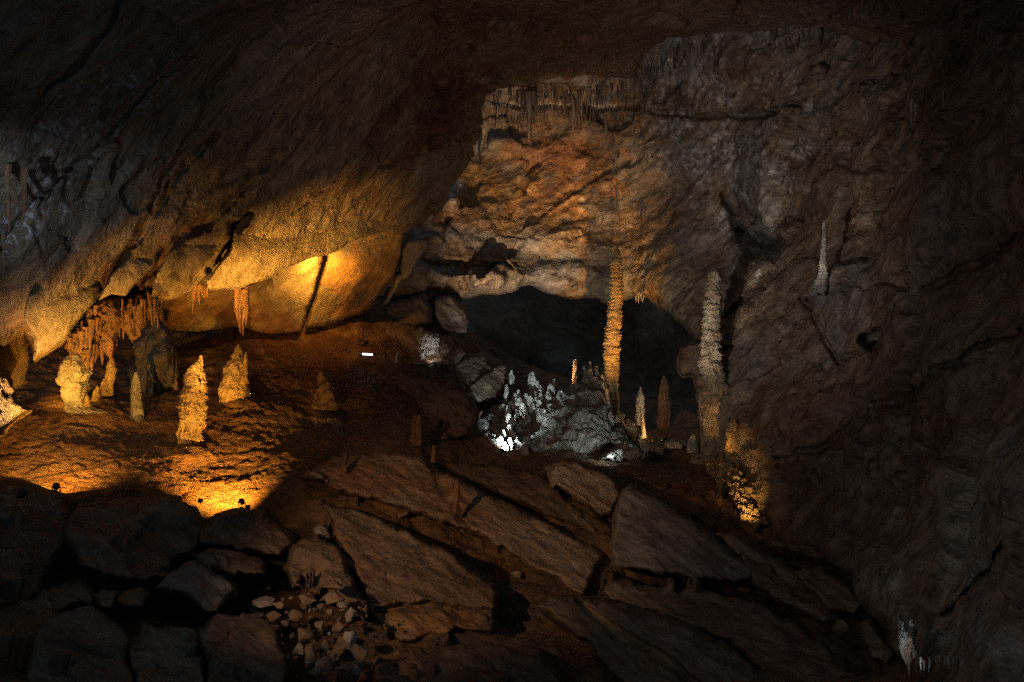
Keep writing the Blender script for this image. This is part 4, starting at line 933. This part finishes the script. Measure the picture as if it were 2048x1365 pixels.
# cluster on the left: hood and fingers
hood = relief('dripstone_hood', [(196, 612), (205, 602), (225, 597), (242, 600), (246, 616), (243, 640), (232, 650), (214, 648), (200, 636)], [(200, 610, 19.3), (244, 610, 19.3), (220, 640, 19.0), (220, 605, 19.2)], M['drip'], 2, lambda V, X, Y, s: .1 * ridged(V * np.array([1, 1, .25]) / .3, 3), .5, 12, 1, 81, close=True)
tag(hood, 'rounded orange dripstone hood from which the left stalactites hang', 'dripstone')
def d_drape(V, X, Y, s):
    return .16 * ridged((V + .06 * fbm(V / .5, 2)[:, None]) * np.array([1, 1, .10]) / .22, 4) + .05 * fbm(V / .25, 3)
for k, (ol, dd, lab) in enumerate([([(138, 676), (150, 655), (170, 632), (186, 610), (200, 612), (204, 650), (202, 690), (196, 730), (186, 745), (178, 726), (166, 712), (152, 708), (142, 700)], 19.6, 'thick dark-orange drapery above the bulbous banded stalagmite'),
        ([(200, 620), (222, 600), (246, 606), (248, 650), (240, 680), (232, 700), (224, 722), (216, 706), (206, 690)], 19.7, 'hanging orange drapery under the rounded hood'),
        ([(246, 606), (268, 586), (300, 590), (304, 620), (294, 650), (284, 676), (272, 690), (260, 672), (250, 660)], 20.0, 'ribbed brown drapery right of the rounded hood')]):
    o = relief('drapery', ol, [(ol[0][0], ol[0][1], dd), (ol[3][0], ol[3][1], dd - .1), (ol[6][0], ol[6][1], dd), (220, 720, dd - .2), (150, 690, dd)], M['drip'], 1.7, d_drape, .5, 10, 5, 82 + k, close=True)
    tag(o, lab, 'drapery')
G1 = 'stalactites of the orange cluster at left'
L1 = 'long thick orange stalactite in the dripping cluster under the left overhang'; L1b = 'short thin stalactite among the long ones of the orange left cluster'
rt = random.Random(3)
big = [(206, 630, 690, 5), (214, 632, 700, 5), (222, 630, 722, 6.5), (230, 630, 694, 5), (238, 622, 676, 4.5), (200, 640, 672, 4), (181, 640, 700, 6), (190, 650, 726, 7), (172, 655, 708, 6), (163, 664, 702, 6), (196, 660, 716, 5), (154, 668, 704, 5), (146, 672, 706, 5), (139, 676, 700, 4), (184, 690, 742, 5), (176, 700, 744, 4), (204, 690, 730, 4),
       (250, 610, 668, 5), (256, 604, 652, 4.5), (263, 612, 686, 6), (270, 606, 680, 6), (277, 610, 674, 6), (284, 604, 660, 5), (289, 590, 640, 4.5), (296, 586, 640, 4.5), (302, 590, 652, 3.6), (308, 594, 648, 3.4), (315, 596, 660, 3.4), (321, 598, 642, 2.6), (268, 590, 640, 6), (260, 590, 630, 5), (276, 588, 632, 5), (244, 614, 660, 4), (246, 640, 680, 3)]
for k, (x, a, b, w) in enumerate(big):
    tite('stalactite', L1, x, a, b, w, 19.2 + (x - 140) * .006 + rt.uniform(-.25, .25) + max(0, (250 - x)) * -.002, 'drip', G1, k)
for k in range(40):
    x = rt.uniform(140, 320); y = np.interp(x, [140, 178, 200, 246, 303, 320], [668, 622, 612, 604, 590, 592]) + rt.uniform(-6, 22)
    tite('stalactite', L1b, x, y, y + rt.uniform(18, 50), rt.uniform(2, 4), 19.4 + rt.uniform(-.3, .4), 'drip', G1, 60 + k, 8, 12)
G2 = 'stalactites of the hanging bundle before the orange panel'
for k, (x, a, b, w) in enumerate([(474, 572, 640, 6), (480, 572, 668, 7), (487, 574, 655, 6), (493, 574, 652, 5), (471, 574, 632, 4), (484, 590, 673, 4), (490, 580, 630, 6), (477, 580, 650, 6)]):
    tite('stalactite', 'long orange stalactite in the narrow bundle hanging before the bright panel', x, a, b, w, 23.2 + (k % 3) * .07, 'drip', G2, 110 + k)
G3 = 'small stalactites on the crack lip'
for k, (x, a, b, w) in enumerate([(384, 560, 590, 4), (389, 562, 604, 4), (394, 566, 598, 3), (399, 570, 610, 3.5), (404, 572, 594, 3), (409, 574, 600, 2.5), (386, 575, 628, 2), (414, 576, 596, 2)]):
    tite('stalactite', 'small brown stalactite on the lip at the foot of the black crack', x, a, b, w, 21.6, 'drip', G3, 120 + k, 10, 12)

# fringes of straws under the far roof and on the right
G4 = 'straws of the far roof fringe'
def lipy(x): return float(np.interp(x, [978, 1030, 1085, 1155, 1205, 1262, 1300, 1335, 1400, 1480, 1560, 1625, 1700, 1740, 1795], [180, 172, 166, 182, 162, 160, 112, 92, 74, 52, 46, 45, 72, 96, 102]))
def lipd(x): return float(np.interp(x, [978, 1100, 1260, 1400, 1600, 1790], [30.5, 34.2, 34.2, 31.8, 28.4, 26.2]))
for k in range(90):
    x = rt.choice([rt.uniform(1040, 1200), rt.uniform(985, 1310)]); L = rt.choice([rt.uniform(16, 40), rt.uniform(30, 70)]) * (1.0 if 1040 < x < 1180 else .7)
    y = lipy(x) + rt.uniform(-2, 14)
    tite('stalactite', 'thin brown straw stalactite in the dense fringe under the far roof', x, y, y + L, rt.uniform(1.0, 2.3), lipd(x) + rt.uniform(-.2, 1.3), 'straw', G4, 140 + k, 7, 9)
for k, (x, a, b, w) in enumerate([(1056, 185, 285, 6), (1062, 185, 262, 5), (1070, 182, 240, 5), (1210, 230, 312, 3), (1146, 200, 275, 3.5), (960, 255, 330, 3.5), (1237, 385, 452, 2.4), (1232, 380, 430, 1.6)]):
    tite('stalactite', ['longest dark stalactite of the far roof fringe', 'dark stalactite beside the longest one of the far fringe', 'third thick dark stalactite of the far roof fringe', 'lone long stalactite over the glowing back wall', 'dark stalactite mid-fringe under the far roof', 'stalactite dangling by the edge of the great overhang', 'long dark drip hanging just above the tallest stalagmite', 'shorter dark drip beside the one above the tallest stalagmite'][k], x, a, b, w, lipd(x) - .3 if k < 6 else 33.6, 'straw', None, 240 + k, 9, 18)
G5 = 'straws of the right roof fringe'
for k in range(70):
    x = rt.uniform(1310, 1790); y = lipy(x) + rt.uniform(-2, 40 if x < 1660 else 10)
    tite('stalactite', 'short pale straw stalactite in the fringe along the right roof edge', x, y, y + rt.uniform(14, 46), rt.uniform(1.2, 2.6), lipd(x) + rt.uniform(-.3, .5), 'straw', G5, 260 + k, 7, 8)
for k, (x, a, b, w, d, lab) in enumerate([(1822, 200, 255, 2.6, 20.6, 'pale long straw on the dark upper right wall'), (1830, 208, 250, 2, 20.6, 'pale shorter straw next to the long one at upper right'), (1887, 182, 220, 2, 19.2, 'single pale straw farther right on the upper right wall'), (1911, 195, 250, 1.6, 18.8, 'dim straw at the far upper right')]):
    tite('stalactite', lab, x, a, b, w, d, 'pale', None, 350 + k, 8, 14)
for k, (x, a, b, w) in enumerate([(1272, 592, 606, 1.6), (1277, 586, 608, 2), (1282, 588, 604, 1.6), (1286, 594, 606, 1.4)]):
    tite('stalactite', 'tiny white straw on the lip of the passage mouth right of the tallest stalagmite', x, a, b, w, 30.6, 'pale', 'white straws on the passage lip', 360 + k, 7, 10)
for k in range(26):
    x = rt.uniform(1838, 1960); y = 1318 + rt.uniform(-8, 6)
    tite('stalactite', 'short pale straw in the fringe at the foot of the right wall', x, y, y + rt.uniform(10, 34), rt.uniform(1.4, 3), 12.3 - (x - 1838) * .004, 'pale' if k % 2 else 'straw', 'straws at the foot of the right wall', 370 + k, 7, 9)
for k, (x, a, b, w) in enumerate([(18, 330, 470, 5), (48, 340, 450, 6), (30, 360, 440, 4), (8, 470, 560, 3)]):
    tite('stalactite', ['dark stalactite at the left edge against the bluish rock', 'thick dark stalactite right of the edge one on the bluish rock', 'slim dark stalactite between two larger ones at the left edge', 'lowest thin stalactite at the left edge'][k], x, a, b, w, 14.7, 'drip', None, 400 + k, 9, 14)
# hair-fine straws nobody could count
Vs, Fs = [], []
for k in range(420):
    x = rt.uniform(985, 1700); y = lipy(x) + rt.uniform(0, 60) ; d = lipd(x) + rt.uniform(.3, 1.4); kk = W / 2048 * d
    V, F = tite_mesh(rt.uniform(8, 34) * kk, rt.uniform(.6, 1.3) * kk, 500 + k, 5, 5)
    n = sum(len(v) for v in Vs) if False else (Vs[-1][1] if Vs else 0)
    Vs.append((V + P(x, y, d), n + len(V))); Fs += [[i + n for i in f] for f in F]
fs = based('fine_straws', np.concatenate([v for v, _ in Vs]), Fs, M['straw'], P(1300, 100, 33))
fs['kind'] = 'stuff'; fs['label'] = 'hair-fine straw stalactites covering the far roof edge'; fs['category'] = 'stalactites'

# ------------------------------------------------------------------ lamps
def floodlight(label, px, py, d, target, power, color, lens='lens_warm', cone=120, size=.13, blend=.7, radius=.05, show=True):
    """small spot on a stirrup: the light sits in front of its lens"""
    import bmesh
    pos = pv(px, py, d); aim = (Vector(target) - pos).normalized(); q = aim.to_track_quat('-Z', 'Y')
    root = bpy.data.objects.new('floodlight', None); scene.collection.objects.link(root)
    root.location = pos - Vector((0, 0, size * 1.2)); tag(root, label, 'lamp')
    off = Vector((0, 0, size * 1.2))
    def part(name, bm, mat):
        me = bpy.data.meshes.new(name); bm.to_mesh(me); bm.free()
        o = link(name, me, M[mat], root); return o
    bm = bmesh.new()
    bmesh.ops.create_cone(bm, cap_ends=True, segments=24, radius1=size, radius2=size * .62, depth=size * 1.6)
    bmesh.ops.bevel(bm, geom=bm.edges[:], offset=size * .06, segments=1, affect='EDGES')
    h = part('housing', bm, 'metal'); h.location = off; h.rotation_euler = q.to_euler()
    h.location = off - aim * size * .2
    bm = bmesh.new()
    bmesh.ops.create_uvsphere(bm, u_segments=20, v_segments=8, radius=size * .86)
    for v in bm.verts: v.co.z *= .22
    l = part('lens', bm, lens); l.rotation_euler = q.to_euler(); l.location = off + aim * size * .62
    bm = bmesh.new()
    for s in (-1, 1):
        m = bmesh.ops.create_cube(bm, size=1)['verts']
        for v in m: v.co = Vector((v.co.x * size * .12 + s * size * 1.12, v.co.y * size * .35, v.co.z * size * 1.5 + size * .45))
    m = bmesh.ops.create_cube(bm, size=1)['verts']
    for v in m: v.co = Vector((v.co.x * size * 2.4, v.co.y * size * .36, v.co.z * size * .14 - size * .36))
    part('bracket', bm, 'metal')
    lp = lamp('lamp_light', pos + aim * size * 1.0, target, power, color, cone, blend, radius)
    return root

T = lambda x, y, d: pv(x, y, d)
floodlight('brightest amber floor lamp at the foot of the fat stalagmite', 484, 1004, 18.3, T(400, 880, 21.0), 1500, AMBER, cone=116, size=.07, blend=1)
floodlight('amber floor lamp on the slope at lower left', 112, 974, 16.8, T(150, 780, 21), 800, AMBER, cone=116, size=.07, blend=1)
floodlight('added unseen lamp behind the fat stalagmite lighting the twin-tipped one', 386, 872, 21.4, T(470, 752, 23.3), 420, AMBER, cone=46, size=.06, blend=1)  # added to brighten the twin-tipped stalagmite
floodlight('added unseen uplight behind the brown boulder aimed at the overhang lip', 262, 1010, 16.9, T(520, 555, 22.8), 25000, (1, .50, .085), cone=32, size=.08, blend=1)  # extra uplight, added to make the overhang lip glow
floodlight('added unseen uplight behind the black edge boulder aimed at the bulging slab', 44, 988, 15.2, T(160, 670, 18.4), 1600, (1, .50, .08), cone=52, size=.08, blend=1)  # added out of sight to light the bulging slab
floodlight('added unseen lamp behind the coral column lighting the bulbous stalagmite', 26, 800, 19.5, T(165, 752, 21.6), 420, AMBER, cone=70, size=.06, blend=1)  # added to light the bulbous stalagmite from its left
floodlight('lamp at the left edge burning out the coral column', -24, 842, 15.6, T(30, 800, 16.6), 190, WARM, cone=130, size=.1)
floodlight('lamp tucked behind the lip of the overhang above the orange panel', 650, 497, 25.75, T(640, 580, 27.2), 340, AMBER, cone=120, size=.09)
floodlight('bare warm bulb lamp glowing right of the thin orange stalagmite', 1330, 881, 28.4, T(1270, 840, 29), 130, WARM, cone=120, size=.11)
floodlight('lamp hidden behind the pale mound washing the passage lip', 1122, 792, 28.4, T(1200, 430, 35.0), 2600, (1, .66, .36), cone=72, size=.05, blend=1)
floodlight('lamp hidden left of the pale mound washing the back wall', 965, 935, 22.9, T(1050, 400, 34.8), 8000, (1.0, .64, .34), cone=36, size=.1, blend=1)
floodlight('lamp behind the pale mound aimed at the tallest stalagmite', 1268, 903, 25.4, T(1226, 650, 30), 4200, (1, .43, .05), cone=36, size=.1, blend=1)
floodlight('cool lamp at the left foot of the pale mound', 1003, 903, 25.7, T(1040, 800, 28.5), 620, (.80, .96, 1), 'lens_cool', cone=80, size=.08, blend=1)
floodlight('cool lamp in front of the small domed rock', 1231, 917, 24.4, T(1160, 810, 28.4), 130, (.80, .96, 1), 'lens_cool', cone=100, size=.05)
floodlight('warm lamp at the white-hot end of the amber popcorn', 1518, 1062, 21.7, T(1462, 930, 24.6), 280, (1, .55, .16), cone=50, size=.08, blend=1)
floodlight('cool lamp hidden before the fluted white column', 872, 730, 27.6, T(858, 690, 28.6), 26, (1, .92, .85), 'lens_cool', cone=80, size=.07)
floodlight('added unseen spot behind the triangular slab lighting the tall grey stalagmite', 1338, 972, 22.4, T(1424, 650, 26.2), 1500, (1, .82, .62), cone=26, size=.07, blend=1)  # highlight spot added for the tall grey stalagmite
floodlight('added amber lamp between the tall grey stalagmite and the popcorn', 1468, 935, 23.9, T(1428, 830, 26.2), 100, AMBER, cone=34, size=.06, blend=1)  # small extra lamp, added for the amber on the stalagmite's right side
floodlight('added unseen cool lamp below the white drapery', 1786, 1420, 11.6, T(1810, 1270, 13.0), 60, COOL, 'lens_cool', cone=50, size=.06, blend=1)  # added below the frame to brighten the drapery
floodlight('added lamp on the ledge brightening the slim white stalagmite', 1612, 600, 22.6, T(1647, 500, 23.6), 70, (1, .85, .7), cone=60, size=.05, blend=1)  # added to brighten the slim white stalagmite
# lamp bar
import bmesh
root = bpy.data.objects.new('lamp_bar', None); scene.collection.objects.link(root); root.location = pv(735, 712, 26.6)
tag(root, 'short white lamp bar glowing on the dark slope beyond the stump', 'lamp')
k = W / 2048 * 26.6
for nm, mt, hx, hy, hz, oz in (('housing', 'metal', 13, 3.2, 1.2, -.5), ('tube', 'lens_cool', 11, 1.6, 1.6, 3.0), ('end_cap', 'metal', 1.6, 2.4, 2.4, 3.0)):
    for s in ((-1, 1) if nm == 'end_cap' else (0,)):
        bm = bmesh.new(); bmesh.ops.create_cube(bm, size=2)
        for v in bm.verts: v.co = Vector((v.co.x * hx * k + s * 12 * k, v.co.y * hy * k, v.co.z * hz * k + oz * k))
        bmesh.ops.bevel(bm, geom=bm.edges[:], offset=.4 * k, segments=2, affect='EDGES')
        me = bpy.data.meshes.new(nm); bm.to_mesh(me); bm.free(); o = link(nm, me, M[mt], root)
        o.rotation_euler = (0, math.radians(3), 0)
# cables
def cable(label, pts, r=.012):
    c = np.array([P(x, y, d) for x, y, d in pts]); t = np.linspace(0, len(c) - 1, 40)
    p = np.stack([np.interp(t, np.arange(len(c)), c[:, q]) for q in range(3)], -1)
    for _ in range(8): p[1:-1] = (p[:-2] + p[1:-1] * 2 + p[2:]) / 4
    V, F = [], []
    for q in range(40):
        tg = p[min(q + 1, 39)] - p[max(q - 1, 0)]; tg /= np.linalg.norm(tg)
        s = np.cross(tg, [0, 0, 1]); s /= np.linalg.norm(s); u = np.cross(s, tg)
        V += [p[q] + r * (math.cos(a) * s + math.sin(a) * u) for a in np.linspace(0, 2 * math.pi, 6, endpoint=False)]
        if q: F += [[(q - 1) * 6 + a, q * 6 + a, q * 6 + (a + 1) % 6, (q - 1) * 6 + (a + 1) % 6] for a in range(6)]
    tag(based('cable', np.array(V), F, M['rubber'], p[0]), label, 'cable')
cable('thin cable looping down from the brightest amber lamp', [(468, 1018, 18.2), (440, 1040, 16.6), (425, 1062, 16.0), (420, 1080, 15.9)])
cable('thin cable trailing across the dark slope at left', [(300, 965, 17.9), (240, 990, 17.2), (190, 1012, 16.0), (140, 1015, 15.4)])
